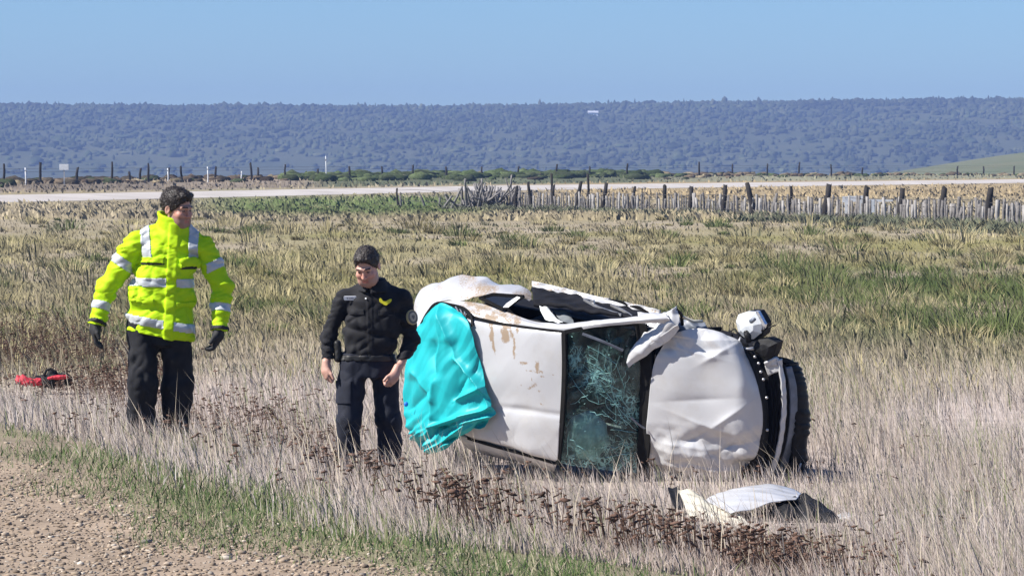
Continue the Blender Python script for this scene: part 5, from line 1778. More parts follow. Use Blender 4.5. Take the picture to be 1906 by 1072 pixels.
def person_mesh(name, fn, ax, mat, parent, base, col=None, smooth_it=1):
    V, F = nets(fn, *ax)
    o = mesh_np(name, V * PK + base, F, mat, parent, smooth=True, col=None if col is None else col(V))
    return o, V, F


def skin_mat(name):
    return pmat(name, (1, 1, 1), (.88, .84, .82), rough=.5, scale=40, attr='Col', spec=.4, bump=.0006, bscale=300)


m_skin = skin_mat('skin')
m_hair = pmat('dark_hair', (.012, .009, .008), (.040, .030, .024), rough=.5, scale=60, stretch=(1, .4, 1), bump=.003, bscale=140)
m_boot = pmat('black_boot_leather', (.012, .012, .012), (.025, .024, .023), rough=.5, scale=20)


def head_colours(c, R, skin, beard):
    def f(V):
        x, y, z = (q * PK for q in to_local(V[:, 0], V[:, 1], V[:, 2], c, R))
        col = np.tile(np.array(skin), (len(V), 1)).astype(float)
        ax = np.abs(x)
        near = (np.sqrt(x ** 2 + y ** 2 + z ** 2) < .17)
        lip = (ax < .022) & (np.abs(z + .064) < .011) & (y < -.075)
        brow = (ax > .012) & (ax < .05) & (np.abs(z - .030 - .1 * (.03 - np.abs(ax - .03))) < .0042) & (y < -.055)
        eye = (((ax - .031) / .013) ** 2 + ((z - .006) / .0055) ** 2 < 1) & (y < -.06)
        bd = near & (y < .0) & (z < -.035) & ~lip
        col[bd] = col[bd] * (1 - beard) + np.array([.09, .065, .055]) * beard
        cheek = near & (y < -.03) & (z < .0) & (z > -.05)
        col[cheek] *= np.array([1.06, .92, .9])
        col[near & lip] = np.array(skin) * np.array([.9, .6, .6])
        col[near & brow] = [.02, .015, .012]
        col[near & eye] = [.06, .045, .04]
        return col
    return f


def hair_strands(name, hv, hf, parent, base, n_, ln_, seed, mat, c, R, down=.4):
    """short strands over the hair cap to break its outline"""
    r = np.random.default_rng(seed)
    N_ = vnormals(hv, hf)
    k = r.choice(len(hv), n_)
    p = hv[k]; nn = N_[k]
    x, y, z = to_local(p[:, 0], p[:, 1], p[:, 2], c, R)
    comb = np.stack([r.normal(0, .35, n_), np.full(n_, .5) + r.normal(0, .35, n_), r.normal(-.1, .35, n_)], -1) @ R.T
    d = nn * r.uniform(.2, .7, n_)[:, None] + comb * .9
    d /= np.linalg.norm(d, axis=1)[:, None]
    t = np.cross(d, nn); t /= np.linalg.norm(t, axis=1)[:, None] + 1e-9
    w = .0016
    l = (r.uniform(.5, 1.2, n_) * ln_)[:, None]
    V = np.stack([p - t * w, p + t * w, p + d * l], 1).reshape(-1, 3) * PK + base
    return mesh_np(name, V, np.arange(n_ * 3).reshape(-1, 3), mat, parent)


# =================================================================== man in the yellow jacket
def yellow_man():
    global PK
    Y0 = 22.2; S = FPX / Y0
    S_ = FPX / 24.3; PK = S_ / S                       # figure drawn at S_ pixels a metre, stands at S
    x0 = (295 - W0 / 2) / S
    z0 = CAMZ - (858 - VH) / S                          # soles
    base = np.array([x0, Y0, CAMZ - (827 - VH) / S])
    GZ = (z0 - base[2]) / PK                            # ground in figure units
    S = S_
    root = empty('person', (x0, Y0, z0), 'person in yellow reflective jacket and black trousers walking with head turned aside', 'person')
    X_ = lambda u: (u - 295) / S
    Z_ = lambda v: (827 - v) / S
    hc = np.array([X_(331), -.03, Z_(388)]); HR = rot(math.radians(54), math.radians(15), math.radians(-3))
    # limb joints
    shL, elL, wrL = (-.160, .01, 1.430), (-.375, .00, 1.10), (-.440, -.07, .875)
    shR, elR, wrR = (.325, .03, 1.395), (.452, .03, 1.12), (.432, -.05, .83)
    hipL, knL, anL = (-.115, 0, .86), (-.115, -.06, .42), (-.125, .04, GZ + .08)
    hipR, knR, anR = (.125, .02, .86), (.125, .05, .42), (.10, .13, GZ + .09)
    cutL = np.array([X_(180), -.075, Z_(606)]); cutR = np.array([X_(408), -.05, Z_(618)])
    ghL = np.array([-.442, -.080, .862]); ghR = np.array([.434, -.058, .815])
    RgL = rot(math.radians(4), math.radians(0), math.radians(2)); RgR = rot(math.radians(-4), math.radians(-4), math.radians(10))

    def body(X, Y, Z):
        x, y, z = to_local(X, Y, Z, hc, HR)
        d = head_sdf(x, y, z)
        d = smin(d, seg(X, Y, Z, (hc[0] - .008, .0, hc[2] - .07), (.085, .03, 1.46), .060, .066), .03)
        d = smin(d, stack(X, Y, Z, [(.80, 0, .01, .17, .11), (1.05, .02, .01, .16, .11), (1.38, .07, .02, .19, .12), (1.5, .08, .02, .12, .08)]), .05)
        for a, b_, ra, rb in ((shL, elL, .055, .042), (elL, wrL, .042, .03), (shR, elR, .055, .042), (elR, wrR, .042, .03), (hipL, knL, .085, .06), (knL, anL, .06, .04), (hipR, knR, .085, .06), (knR, anR, .06, .04)):
            d = smin(d, seg(X, Y, Z, a, b_, ra, rb), .02)
        return d
    ax = (axis((-.55, -.02, .014), (-.02, .28, .0045), (.28, .56, .014)), axis((-.26, -.19, .009), (-.19, .13, .0045), (.13, .24, .012)), axis((GZ + .02, 1.46, .016), (1.46, 1.90, .0045)))
    person_mesh('body', body, ax, m_skin, root, base, head_colours(hc, HR, (.44, .25, .185), .45))

    def hair(X, Y, Z):
        x, y, z = to_local(X, Y, Z, hc, HR)
        return hair_sdf(x, y, z, .009, .068, 3, .009)
    hx = axis((hc[0] - .18, hc[0] + .18, .0045)); hy = axis((hc[1] - .18, hc[1] + .18, .0045)); hz_ = axis((hc[2] - .15, hc[2] + .20, .0045))
    ho, hv, hf = person_mesh('hair', hair, (hx, hy, hz_), m_hair, root, base)
    hair_strands('hair_strands', hv, hf, ho, base, 5000, .013, 5, m_hair, hc, HR)
    ho.children[0].matrix_parent_inverse = (Matrix.Translation(Vector(root.location)) @ ho.matrix_parent_inverse).inverted()

    # jacket
    rows = [(.62, -.005, .0, .275, .165), (.75, -.01, .0, .275, .165), (.95, .01, .0, .258, .160), (1.10, .03, .0, .246, .155), (1.28, .055, .01, .240, .155), (1.40, .075, .01, .235, .145), (1.48, .085, .015, .185, .120), (1.54, .095, .02, .115, .09), (1.60, .10, .02, .085, .08)]
    def jacket(X, Y, Z):
        d = stack(X, Y, Z, rows)
        d = smin(d, seg(X, Y, Z, (.03, .02, 1.535), (-.15, .01, 1.435), .060, .080), .05)
        d = smin(d, seg(X, Y, Z, (.17, .02, 1.51), (.315, .02, 1.40), .060, .078), .05)
        aL = smin(seg(X, Y, Z, shL, elL, .096, .080), seg(X, Y, Z, elL, tuple(cutL), .080, .066), .03)
        aR = smin(seg(X, Y, Z, shR, elR, .094, .080), seg(X, Y, Z, elR, tuple(cutR), .080, .067), .03)
        # cut the sleeves flat at the cuffs
        dl = np.array(elL) - cutL; dl /= np.linalg.norm(dl); dr = np.array(elR) - cutR; dr /= np.linalg.norm(dr)
        aL = np.maximum(aL, -((X - cutL[0]) * dl[0] + (Y - cutL[1]) * dl[1] + (Z - cutL[2]) * dl[2]))
        aR = np.maximum(aR, -((X - cutR[0]) * dr[0] + (Y - cutR[1]) * dr[1] + (Z - cutR[2]) * dr[2]))
        armw = np.minimum(aL, aR)
        ring = wrinkle(X, Y, Z, (5, 6, 19), 2.0, .012, .6)
        armw = armw + ring
        d = d + wrinkle(X, Y, Z, (5, 4, 8), 9.0, .018, .5) * (1 - .4 * sstep(1.3, 1.5, Z)) + wrinkle(X - .4 * Z, Y, Z, (8, 7, 21), 13.0, .007, .5)
        # waist pulled in and bloused over the lower band
        d = smin(d, armw, .025)
        # hem, rising to the image left
        d = np.maximum(d, (.775 - .19 * (X + .01) - .55 * np.clip(-.06 - X, 0, 1) * 0) - Z)
        # folded stand collar
        cz = 1.555 + .10 * (Y + .1) - .10 * (X - .10)
        rr = np.sqrt(((X - .105) / 1.02) ** 2 + ((Y - .005) / .98) ** 2)
        col = np.abs(rr - (.098 + .05 * np.clip(1.58 - Z, 0, .1))) - .014
        col = smax(col, np.abs(Z - (1.565 - .22 * (X - .10) + .25 * (Y - .0))) - .070, .012)
        col = col + wrinkle(X, Y, Z, (9, 9, 26), 5.0, .007)
        d = smin(d, col, .02)
        # front flap over the zip
        fl = np.maximum(np.abs(X - (.125 - .055 * (1.55 - Z))) - .033, np.abs(Z - 1.13) - .44)
        d = np.where((Y < -.02), d - .011 * np.clip(1 - np.clip(fl, 0, 1) / .006, 0, 1), d)
        # hollow at hem and cuffs
        return d
    m_hv = pmat('hi_vis_yellow_cloth', (.44, .68, .010), (.40, .62, .010), rough=.65, scale=14, spec=.12, bump=.0012, bscale=260)
    m_ref = pmat('silver_reflective_tape', (.47, .49, .50), (.40, .42, .43), rough=.38, scale=30, spec=.5)
    m_seam = pmat('dark_zip_seam', (.10, .14, .01), (.07, .10, .01), rough=.7, scale=30)
    m_blk = pmat('black_webbing', (.012, .012, .013), (.03, .03, .03), rough=.7, scale=30)
    st_ = .0078
    jo, V, F = person_mesh('jacket', jacket, (axis((-.60, .62, st_)), axis((-.22, .22, st_)), axis((.66, 1.72, st_))), m_hv, root, base)
    N_ = vnormals(V, F)
    C = V[F].mean(1); CN = N_[F].mean(1)

    def arm_t(p, a, b_):
        a = np.array(a); b_ = np.array(b_); d = b_ - a; L_ = np.linalg.norm(d)
        t = ((p - a) @ d) / L_; r_ = np.linalg.norm(p - a - np.outer(t / L_, d), axis=1)
        return t, r_, L_
    def patch_(name, mask, lift, mat):
        o = submesh(name, V, F, mask, lift, mat, root, base, N_)
        o.parent = jo
        o.matrix_parent_inverse = (Matrix.Translation(Vector(root.location)) @ jo.matrix_parent_inverse).inverted()
        return o
    tL, rL, LL = arm_t(C, shL, elL); tL2, rL2, LL2 = arm_t(C, elL, cutL)
    tR, rR, LR = arm_t(C, shR, elR); tR2, rR2, LR2 = arm_t(C, elR, cutR)
    armL = (rL < .135) & (C[:, 0] < -.19); armR = (rR < .135) & (C[:, 0] > .345)
    patch_('sleeve_band', armL & (np.abs(tL - .165) < .032), .004, m_ref)
    patch_('sleeve_band', (rL2 < .13) & (C[:, 0] < -.25) & (np.abs(tL2 - .125) < .028), .004, m_ref)
    patch_('sleeve_band', armR & (np.abs(tR - .14) < .032), .004, m_ref)
    patch_('sleeve_band', (rR2 < .13) & (C[:, 0] > .33) & (np.abs(tR2 - .155) < .028), .004, m_ref)
    torso = (C[:, 0] > -.24 - .05 * (C[:, 2] < .95)) & (C[:, 0] < np.where(C[:, 2] > 1.05, .305, .31)) & (np.abs(C[:, 1]) < .25)
    inT = torso & ~((rL < .11) & (tL > .09)) & ~((rR < .11) & (tR > .09)) & ~(rL2 < .10) & ~(rR2 < .095)
    flapx = .125 - .055 * (1.55 - C[:, 2])
    notflap = (np.abs(C[:, 0] - flapx) > .036) | (C[:, 1] > 0)
    patch_('body_band', inT & notflap & (np.abs(C[:, 2] - (1.155 - .03 * C[:, 0])) < .030), .004, m_ref)
    patch_('body_band', inT & notflap & (np.abs(C[:, 2] - (.865 - .17 * C[:, 0])) < .030), .004, m_ref)
    up = (C[:, 2] > 1.33) & (CN[:, 1] < .6)
    patch_('shoulder_band', up & (np.abs(C[:, 0] - (-.085 + .12 * (1.45 - C[:, 2]))) < .034) & (C[:, 1] < .08), .004, m_ref)
    patch_('shoulder_band', up & (np.abs(C[:, 0] - .255) < .033) & (C[:, 1] < .08), .004, m_ref)
    front = C[:, 1] < -.02
    patch_('pocket_flap', front & (np.abs(C[:, 0] + .03) < .085) & (np.abs(C[:, 2] - 1.315) < .022), .012, m_hv)
    patch_('pocket_flap', front & (np.abs(C[:, 0] - .235) < .070) & (np.abs(C[:, 2] - (1.305 - .3 * np.abs(C[:, 0] - .235))) < .026), .020, m_hv)
    patch_('pocket_flap', front & (np.abs(C[:, 0] + .105) < .085) & (np.abs(C[:, 2] - (1.03 - .15 * (C[:, 0] + .1))) < .018), .013, m_hv)
    patch_('pocket_flap', front & (np.abs(C[:, 0] - .205) < .070) & (np.abs(C[:, 2] - 1.00) < .018), .013, m_hv)
    patch_('pocket_edge', front & (np.abs(C[:, 0] + .03) < .085) & (np.abs(C[:, 2] - 1.287) < .006), .004, m_blk)
    patch_('pocket_edge', front & (np.abs(C[:, 0] - .235) < .065) & (np.abs(C[:, 2] - 1.265) < .014), .004, m_blk)
    patch_('cuff_strap', (rL2 < .13) & (C[:, 0] < -.25) & (np.abs(tL2 - (LL2 - .028)) < .012), .005, m_blk)
    patch_('cuff_strap', (rR2 < .13) & (C[:, 0] > .33) & (np.abs(tR2 - (LR2 - .026)) < .012), .005, m_blk)

    # gloves
    m_glove = pmat('black_glove', (.010, .010, .011), (.022, .022, .024), rough=.75, scale=40)
    for gc, Rg, sd, cu in ((ghL, RgL, -1, .42), (ghR, RgR, 1, .6)):
        fn = lambda X, Y, Z, gc=gc, Rg=Rg, sd=sd, cu=cu: np.minimum(hand_sdf(*to_local(X, Y, Z, gc, Rg), curl=cu, side=sd) - .004, 9)
        person_mesh('glove', fn, (axis((gc[0] - .10, gc[0] + .10, .004)), axis((gc[1] - .10, gc[1] + .10, .004)), axis((gc[2] - .21, gc[2] + .07, .004))), m_glove, root, base)

    # trousers
    m_tr = pmat('black_trouser_cloth', (.008, .0085, .011), (.015, .0155, .019), rough=.8, scale=18, spec=.25, bump=.001, bscale=240)
    def tr(X, Y, Z):
        d = stack(X, Y, Z, [(.70, .005, .01, .21, .13), (.98, .005, .01, .21, .13)])
        a = smin(seg(X, Y, Z, (-.11, 0, .84), knL, .122, .112), seg(X, Y, Z, knL, anL, .112, .104), .04)
        b_ = smin(seg(X, Y, Z, (.12, .02, .84), knR, .122, .116), seg(X, Y, Z, knR, anR, .116, .106), .04)
        d = smin(d, smin(a, b_, .012), .03)
        return np.maximum(d + wrinkle(X, Y, Z, (7, 6, 7), 6.0, .013, .6), (GZ + .05) - Z)
    person_mesh('trousers', tr, (axis((-.28, .30, .0085)), axis((-.24, .28, .0085)), axis((GZ + .02, .96, .0085))), m_tr, root, base)
    for an, dy in ((anL, -.11), (anR, -.09)):
        fn = lambda X, Y, Z, an=an, dy=dy: np.maximum(smin(seg(X, Y, Z, (an[0], an[1], GZ + .14), (an[0], an[1], GZ + .06), .06, .055), seg(X, Y, Z, (an[0], an[1], GZ + .045), (an[0] - .01, an[1] + dy - .06, GZ + .04), .05, .043), .03), GZ - Z)
        person_mesh('boot', fn, (axis((an[0] - .1, an[0] + .1, .01)), axis((an[1] - .26, an[1] + .1, .01)), axis((GZ - .02, GZ + .2, .01))), m_boot, root, base)


yellow_man()


# =================================================================== officer in dark uniform
def officer():
    global PK
    Y0 = 23.2; S = FPX / Y0
    S_ = FPX / 27.4; PK = S_ / S
    x0 = (685 - W0 / 2) / S
    z0 = CAMZ - (925 - VH) / S
    base = np.array([x0, Y0, CAMZ - (866 - VH) / S])
    GZ = (z0 - base[2]) / PK
    S = S_
    root = empty('person', (x0, Y0, z0), 'person in dark navy uniform with sleeve badge looking down beside the wrecked car', 'person')
    X_ = lambda u: (u - 685) / S
    Z_ = lambda v: (866 - v) / S
    hc = np.array([X_(684), -.10, Z_(495)]); HR = rot(math.radians(-16), math.radians(32), math.radians(-3))
    shL, elL, wrL = (-.190, .01, 1.345), (-.314, .03, 1.05), (-.332, -.05, .795)
    shR, elR, wrR = (.275, .02, 1.345), (.345, .04, 1.00), (.240, -.11, .765)
    hipL, knL, anL = (-.115, 0, .83), (-.155, -.07, .36), (-.165, .02, GZ + .08)
    hipR, knR, anR = (.120, .02, .83), (.162, .04, .37), (.165, .13, GZ + .09)
    hdL = np.array([-.335, -.058, .800]); hdR = np.array([.228, -.120, .760])
    RhL = rot(math.radians(20), math.radians(-5), 0); RhR = rot(math.radians(-30), math.radians(-18), math.radians(12))

    def hands(X, Y, Z):
        a = hand_sdf(*to_local(X, Y, Z, hdL, RhL), curl=1.5, side=-1)
        b_ = hand_sdf(*to_local(X, Y, Z, hdR, RhR), curl=1.4, side=1)
        return np.minimum(a, b_)

    def body(X, Y, Z):
        x, y, z = to_local(X, Y, Z, hc, HR)
        d = head_sdf(x, y, z)
        d = smin(d, seg(X, Y, Z, (hc[0] + .012, -.06, hc[2] - .06), (.045, .02, 1.40), .062, .070), .03)
        d = smin(d, stack(X, Y, Z, [(.78, 0, .01, .16, .11), (1.0, .02, .01, .16, .10), (1.32, .045, .02, .19, .11), (1.43, .045, .02, .12, .08)]), .05)
        for a, b_, ra, rb in ((shL, elL, .055, .042), (elL, wrL, .042, .028), (shR, elR, .055, .042), (elR, wrR, .042, .028), (hipL, knL, .085, .06), (knL, anL, .06, .04), (hipR, knR, .085, .06), (knR, anR, .06, .04)):
            d = smin(d, seg(X, Y, Z, a, b_, ra, rb), .02)
        return smin(d, hands(X, Y, Z), .008)
    ax = (axis((-.44, -.41, .012), (-.41, -.26, .005), (-.26, -.14, .018), (-.14, .33, .005), (.33, .48, .018)), axis((-.30, .12, .005), (.12, .26, .016)), axis((GZ + .02, .50, .03), (.50, .82, .005), (.82, 1.34, .022), (1.34, 1.84, .005)))
    person_mesh('body', body, ax, m_skin, root, base, head_colours(hc, HR, (.52, .30, .23), .22))

    def hair(X, Y, Z):
        x, y, z = to_local(X, Y, Z, hc, HR)
        return hair_sdf(x, y, z, .006, .076, 7, .004)
    ho, hv, hf = person_mesh('hair', hair, (axis((hc[0] - .17, hc[0] + .17, .0048)), axis((hc[1] - .19, hc[1] + .19, .0048)), axis((hc[2] - .16, hc[2] + .19, .0048))), m_hair, root, base)
    hair_strands('hair_strands', hv, hf, ho, base, 5000, .010, 6, m_hair, hc, HR)
    ho.children[0].matrix_parent_inverse = (Matrix.Translation(Vector(root.location)) @ ho.matrix_parent_inverse).inverted()

    m_sh = pmat('dark_navy_shirt_cloth', (.0055, .0055, .0075), (.0095, .0095, .0125), rough=.8, scale=20, spec=.3, bump=.0010, bscale=260, sheen=.05)
    m_tr = pmat('dark_navy_trouser_cloth', (.0085, .010, .018), (.014, .0165, .027), rough=.8, scale=20, spec=.25, bump=.001, bscale=240, sheen=.05)
    rows = [(.80, .0, .01, .215, .135), (.90, .005, .01, .222, .140), (1.02, .02, .005, .225, .140), (1.20, .045, .005, .235, .140), (1.32, .05, .01, .225, .130), (1.39, .05, .015, .175, .110), (1.45, .045, .02, .110, .090), (1.50, .045, .02, .08, .08)]
    def shirt(X, Y, Z):
        d = stack(X, Y, Z, rows)
        d = smin(d, seg(X, Y, Z, (-.02, .02, 1.43), (-.175, .01, 1.345), .050, .072), .045)
        d = smin(d, seg(X, Y, Z, (.11, .03, 1.43), (.265, .02, 1.345), .050, .074), .045)
        aL = smin(seg(X, Y, Z, shL, elL, .078, .068), seg(X, Y, Z, elL, wrL, .070, .050), .03)
        aR = smin(seg(X, Y, Z, shR, elR, .080, .072), seg(X, Y, Z, elR, wrR, .074, .050), .03)
        def cut(a, el, wr):
            v = np.array(el) - np.array(wr); v = v / np.linalg.norm(v)
            return np.maximum(a, -((X - wr[0]) * v[0] + (Y - wr[1]) * v[1] + (Z - wr[2]) * v[2]))
        aL = cut(aL, elL, wrL); aR = cut(aR, elR, wrR)
        arm = np.minimum(aL, aR) + wrinkle(X, Y, Z, (6, 6, 15), 3.0, .014, .5)
        # diagonal pulls over the belly
        d = d + wrinkle(X + .35 * Z, Y, Z, (4.5, 4, 9), 11.0, .015, .5) * (1 - .6 * sstep(1.2, 1.4, Z))
        d = smin(d, arm, .022)
        rr = np.sqrt((X - .045) ** 2 + ((Y + .005)) ** 2)
        col = np.abs(rr - (.090 + .45 * np.clip(1.475 - Z, 0, .1))) - .010
        col = smax(col, np.abs(Z - (1.455 + .20 * Y)) - .042, .010)
        col = np.maximum(col, -(np.maximum(np.abs(X - .01) - .022, Y + .04)))      # open at the throat
        d = smin(d, col, .010)
        fl = np.maximum(np.abs(X - (.015 + .02 * (1.4 - Z))) - .020, np.abs(Z - 1.12) - .30)
        d = np.where(Y < -.02, d - .006 * np.clip(1 - np.clip(fl, 0, 1) / .005, 0, 1), d)
        return np.maximum(d, .855 - Z + .0 * X)
    so, V, F = person_mesh('shirt', shirt, (axis((-.44, .48, .0076)), axis((-.22, .20, .0076)), axis((.72, 1.56, .0076))), m_sh, root, base)
    N_ = vnormals(V, F); C = V[F].mean(1)

    def under(o, p):
        o.parent = p
        o.matrix_parent_inverse = (Matrix.Translation(Vector(root.location)) @ p.matrix_parent_inverse).inverted()
        return o
    def patch_(name, mask, lift, mat):
        return under(submesh(name, V, F, mask, lift, mat, root, base, N_), so)
    front = C[:, 1] < -.03
    patch_('pocket_flap', front & (np.abs(C[:, 0] + .085) < .060) & (np.abs(C[:, 2] - 1.235) < .024), .005, m_sh)
    patch_('pocket_flap', front & (np.abs(C[:, 0] - .150) < .062) & (np.abs(C[:, 2] - 1.225) < .024), .005, m_sh)

    def surf(x, z, lift=.006):
        """point on the front of the shirt"""
        k = np.where((np.abs(V[:, 0] - x) < .02) & (np.abs(V[:, 2] - z) < .02) & (V[:, 1] < .0))[0]
        j = k[np.argmin((V[k, 0] - x) ** 2 + (V[k, 2] - z) ** 2)]
        return V[j] + N_[j] * lift, N_[j]

    def plaque(name, outline, x, z, mat, lift=.006, th=.004, parent=None):
        """flat shape sewn to the shirt front; outline in metres about (x,z)"""
        p, n_ = surf(x, z, lift)
        n_ = n_ / np.linalg.norm(n_); r_ = np.cross(np.array([0, 0, 1.0]), n_); r_ /= np.linalg.norm(r_)
        if r_[0] < 0: r_ = -r_
        u_ = np.cross(n_, r_); u_ = u_ if u_[2] > 0 else -u_
        k = len(outline)
        Vv = [p + r_ * a + u_ * b_ + n_ * th for a, b_ in outline] + [p + r_ * a + u_ * b_ - n_ * .006 for a, b_ in outline]
        Ff = [tuple(range(k))] + [(i, (i + 1) % k, k + (i + 1) % k, k + i) for i in range(k)] + [tuple(range(2 * k - 1, k - 1, -1))]
        return under(mesh_np(name, np.array(Vv) * PK + base, Ff, mat, root), parent or so), p, n_, r_, u_

    def rr_(w, h, r, n_=5):
        out = []
        for cx, cy, a0 in ((w - r, h - r, 0), (-w + r, h - r, 90), (-w + r, -h + r, 180), (w - r, -h + r, 270)):
            for k in range(n_):
                a = math.radians(a0 + 90 * k / (n_ - 1)); out.append((cx + r * math.cos(a), cy + r * math.sin(a)))
        return out
    # white name strip with its unreadable dark lettering
    m_tag = pmat('white_name_strip', (.72, .73, .76), rough=.5)
    m_ink = pmat('dark_lettering', (.03, .03, .05), rough=.6)
    xt, zt = X_(652), Z_(553)
    np_, p, nn, r_, u_ = plaque('name_strip', rr_(.053, .0165, .012), xt, zt, m_tag, .012)
    rnd = random.Random(3)
    for k, (a, w) in enumerate([(-.024, .006), (-.012, .003), (-.002, .006), (.008, .006), (.018, .005), (.027, .005)]):
        q = p + nn * .0055
        h = .006 if k % 2 else .0075
        Vv = [q + r_ * (a - w / 2) - u_ * h, q + r_ * (a + w / 2) - u_ * h, q + r_ * (a + w / 2) + u_ * (h - .003 * (k % 3)), q + r_ * (a - w / 2) + u_ * h]
        o = mesh_np('lettering', np.array(Vv) * PK + base, [(0, 1, 2, 3)], m_ink, root)
        o.parent = so
        o.matrix_parent_inverse = (Matrix.Translation(Vector(root.location)) @ so.matrix_parent_inverse).inverted()
    # yellow winged breast badge
    m_wing = pmat('yellow_embroidery', (.80, .72, .03), (.62, .55, .02), rough=.7, scale=90, bump=.002)
    wing_out = [(-.050, .024), (-.040, .030), (-.030, .022), (-.022, .008), (-.008, .002), (.006, .004), (.022, .014), (.040, .022), (.052, .018), (.048, .004), (.036, -.010), (.022, -.018), (.008, -.030), (-.010, -.026), (-.022, -.016), (-.036, -.010), (-.048, .002)]
    plaque('winged_badge', wing_out, X_(718), Z_(560), m_wing, .010)
    plaque('collar_button', [(.007 * math.cos(t), .007 * math.sin(t)) for t in np.linspace(0, 6.0, 8)], X_(682), Z_(556), m_tag, .012)
    # round sleeve emblem
    ex, ez = X_(766), Z_(590)
    k = np.argmin((V[:, 0] - ex) ** 2 * 1 + (V[:, 2] - ez) ** 2 + 2.0 * np.maximum(V[:, 1] - .0, 0) ** 2)
    c0 = V[k]; nn = N_[np.linalg.norm(V - c0, axis=1) < .04].mean(0); nn /= np.linalg.norm(nn)
    r_ = np.cross(np.array([0, 0, 1.0]), nn); r_ /= np.linalg.norm(r_); u_ = np.cross(nn, r_)
    m_em1 = pmat('emblem_gold_rim', (.60, .46, .22), (.45, .34, .16), rough=.6, scale=60)
    m_em2 = pmat('emblem_grey_ring', (.10, .095, .085), (.16, .15, .13), rough=.7, scale=120)
    m_em3 = pmat('emblem_beige_field', (.55, .47, .34), (.33, .29, .22), rough=.7, scale=90)
    par = so
    for nm, ra, dz, mm in (('sleeve_emblem', .056, .016, m_em1), ('emblem_ring', .049, .020, m_em2), ('emblem_field', .033, .024, m_em3)):
        t = np.linspace(0, 2 * np.pi, 28, endpoint=False)
        sh_ = 1 + (.05 * np.cos(t * 1 - 1.57) if nm == 'emblem_field' else 0)
        top = c0 + nn * (dz - .25 * 0) + ra * sh_[..., None] * (np.cos(t)[:, None] * r_ * .92 + np.sin(t)[:, None] * u_ * 1.08) if np.ndim(sh_) else c0 + nn * dz + ra * (np.cos(t)[:, None] * r_ * .92 + np.sin(t)[:, None] * u_ * 1.08)
        bot = top - nn * .02
        Vv = np.concatenate([top, bot]); n28 = 28
        Ff = [tuple(range(n28))] + [(i, n28 + i, n28 + (i + 1) % n28, (i + 1) % n28) for i in range(n28)]
        under(mesh_np(nm, Vv * PK + base, Ff, mm, root), so)
    # small crest inside the emblem
    q = c0 + nn * .0255
    cs = [(-.016, .006), (-.008, .018), (0, .010), (.008, .018), (.016, .006), (.010, -.008), (0, -.020), (-.010, -.008)]
    under(mesh_np('emblem_crest', np.array([q + r_ * a + u_ * b_ for a, b_ in cs]) * PK + base, [tuple(range(8))], m_em2, root), so)

    # trousers and belt
    def tr(X, Y, Z):
        d = stack(X, Y, Z, [(.70, .005, .01, .205, .13), (.90, .005, .01, .218, .142)])
        a = smin(seg(X, Y, Z, (-.115, 0, .80), knL, .122, .105), seg(X, Y, Z, knL, anL, .105, .095), .04)
        b_ = smin(seg(X, Y, Z, (.120, .02, .80), knR, .122, .108), seg(X, Y, Z, knR, anR, .108, .098), .04)
        d = smin(d, smin(a, b_, .010), .03)
        return np.maximum(d + wrinkle(X, Y, Z, (6, 5, 7), 16.0, .012, .6), (GZ + .05) - Z)
    to_, TV, TF = person_mesh('trousers', tr, (axis((-.32, .34, .0085)), axis((-.24, .28, .0085)), axis((GZ + .02, .92, .0085))), m_tr, root, base)
    TN = vnormals(TV, TF); TC = TV[TF].mean(1)
    under(submesh('thigh_pocket', TV, TF, (TC[:, 0] < -.13) & (TC[:, 2] < .68) & (TC[:, 2] > .50), .010, m_tr, root, base, TN), to_)
    under(submesh('belt', TV, TF, (TC[:, 2] > .845) & (TC[:, 2] < .885), .006, m_boot, root, base, TN), to_)
    # holster on the hip, between arm and body
    def hol(X, Y, Z):
        return np.maximum(seg(X, Y, Z, (-.245, -.02, .98), (-.24, -.02, .86), .030, .034, 1.6), 0 * X - 1) + wrinkle(X, Y, Z, (20, 20, 20), 1, .004)
    person_mesh('holster', hol, (axis((-.33, -.16, .007)), axis((-.12, .08, .007)), axis((.78, 1.06, .007))), m_boot, root, base)
    for an, dy in ((anL, -.11), (anR, -.09)):
        fn = lambda X, Y, Z, an=an, dy=dy: np.maximum(smin(seg(X, Y, Z, (an[0], an[1], GZ + .14), (an[0], an[1], GZ + .06), .06, .055), seg(X, Y, Z, (an[0], an[1], GZ + .045), (an[0] - .01, an[1] + dy - .06, GZ + .04), .05, .043), .03), GZ - Z)
        person_mesh('boot', fn, (axis((an[0] - .1, an[0] + .1, .01)), axis((an[1] - .26, an[1] + .1, .01)), axis((GZ - .02, GZ + .2, .01))), m_boot, root, base)


officer()


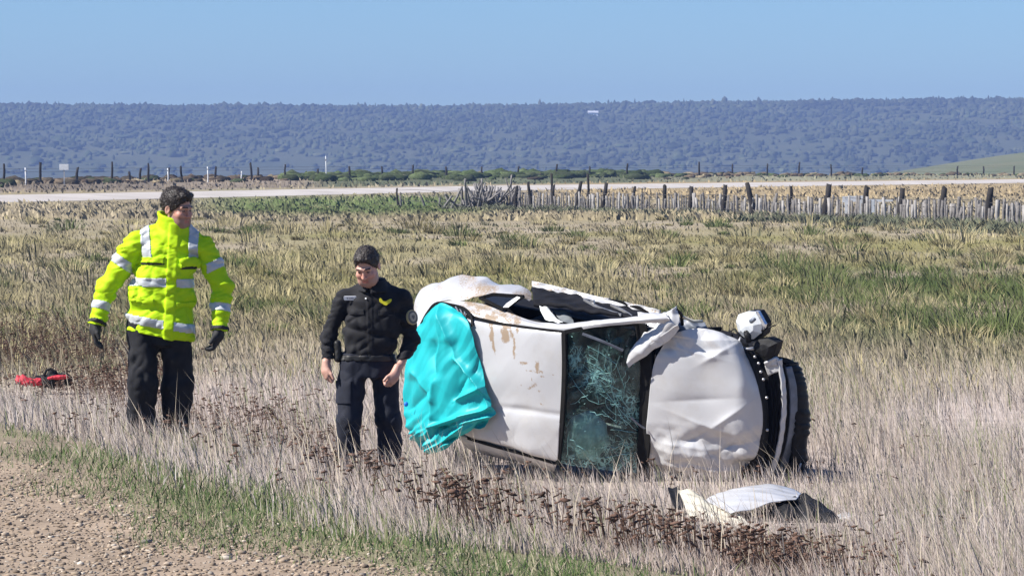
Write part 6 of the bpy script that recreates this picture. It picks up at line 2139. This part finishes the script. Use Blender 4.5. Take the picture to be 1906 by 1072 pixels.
# =================================================================== red and black bag in the grass
def bag():
    global PK
    PK = 1.0
    Y0 = 36.3; S = FPX / Y0
    bx = (82 - W0 / 2) / S
    bz = float(ground_z(bx, Y0))
    base = np.array([bx, Y0, bz])
    root = empty('bag', base, 'crumpled red and black bag lying in the grass on the left', 'bag')
    zc = CAMZ - (712 - VH) / S - bz
    x_ = lambda u: (u - 82) / S
    z_ = lambda v: CAMZ - (v - 3 - VH) / S - bz
    m_b = pmat('black_bag_cloth', (.006, .006, .007), (.014, .013, .014), rough=.7, scale=20, spec=.2)
    m_r = pmat('red_bag_cloth', (.55, .03, .05), (.42, .02, .035), rough=.65, scale=16)
    def blk(X, Y, Z):
        d = ell(X, Y, Z, (x_(92), 0, z_(712)), (.20, .16, .085))
        d = smin(d, ell(X, Y, Z, (x_(118), 0, z_(708)), (.10, .12, .085)), .04)
        d = smin(d, ell(X, Y, Z, (x_(92), .02, z_(698)), (.07, .07, .05)), .03)
        return d + wrinkle(X, Y, Z, (9, 9, 12), 4, .022)
    person_mesh('bag_body', blk, (axis((-.25, .42, .012)), axis((-.25, .25, .012)), axis((z_(712) - .16, z_(712) + .18, .012))), m_b, root, base)
    def tail(X, Y, Z):
        d = seg(X, Y, Z, (x_(72), -.08, z_(714)), (x_(36), -.08, z_(711)), .05, .055, 1.2)
        d = smin(d, ell(X, Y, Z, (x_(42), -.06, z_(704)), (.04, .04, .03)), .03)
        return d + wrinkle(X, Y, Z, (14, 14, 14), 2, .018)
    person_mesh('red_end', tail, (axis((-.40, .06, .010)), axis((-.22, .08, .010)), axis((z_(712) - .12, z_(712) + .14, .010))), m_r, root, base)
    def band(X, Y, Z):
        d = seg(X, Y, Z, (x_(92), -.13, z_(706)), (x_(124), -.11, z_(703)), .024, .03, 1.6)
        return d + wrinkle(X, Y, Z, (14, 14, 14), 7, .010)
    person_mesh('red_stripe', band, (axis((-.05, .34, .008)), axis((-.22, .02, .008)), axis((z_(705) - .08, z_(705) + .09, .008))), m_r, root, base)
    tube('handle', [base + np.array([x_(u), -.05, z_(v)]) for u, v in ((82, 702), (86, 692), (94, 689), (103, 694), (108, 702))], .014, m_b, root)


bag()
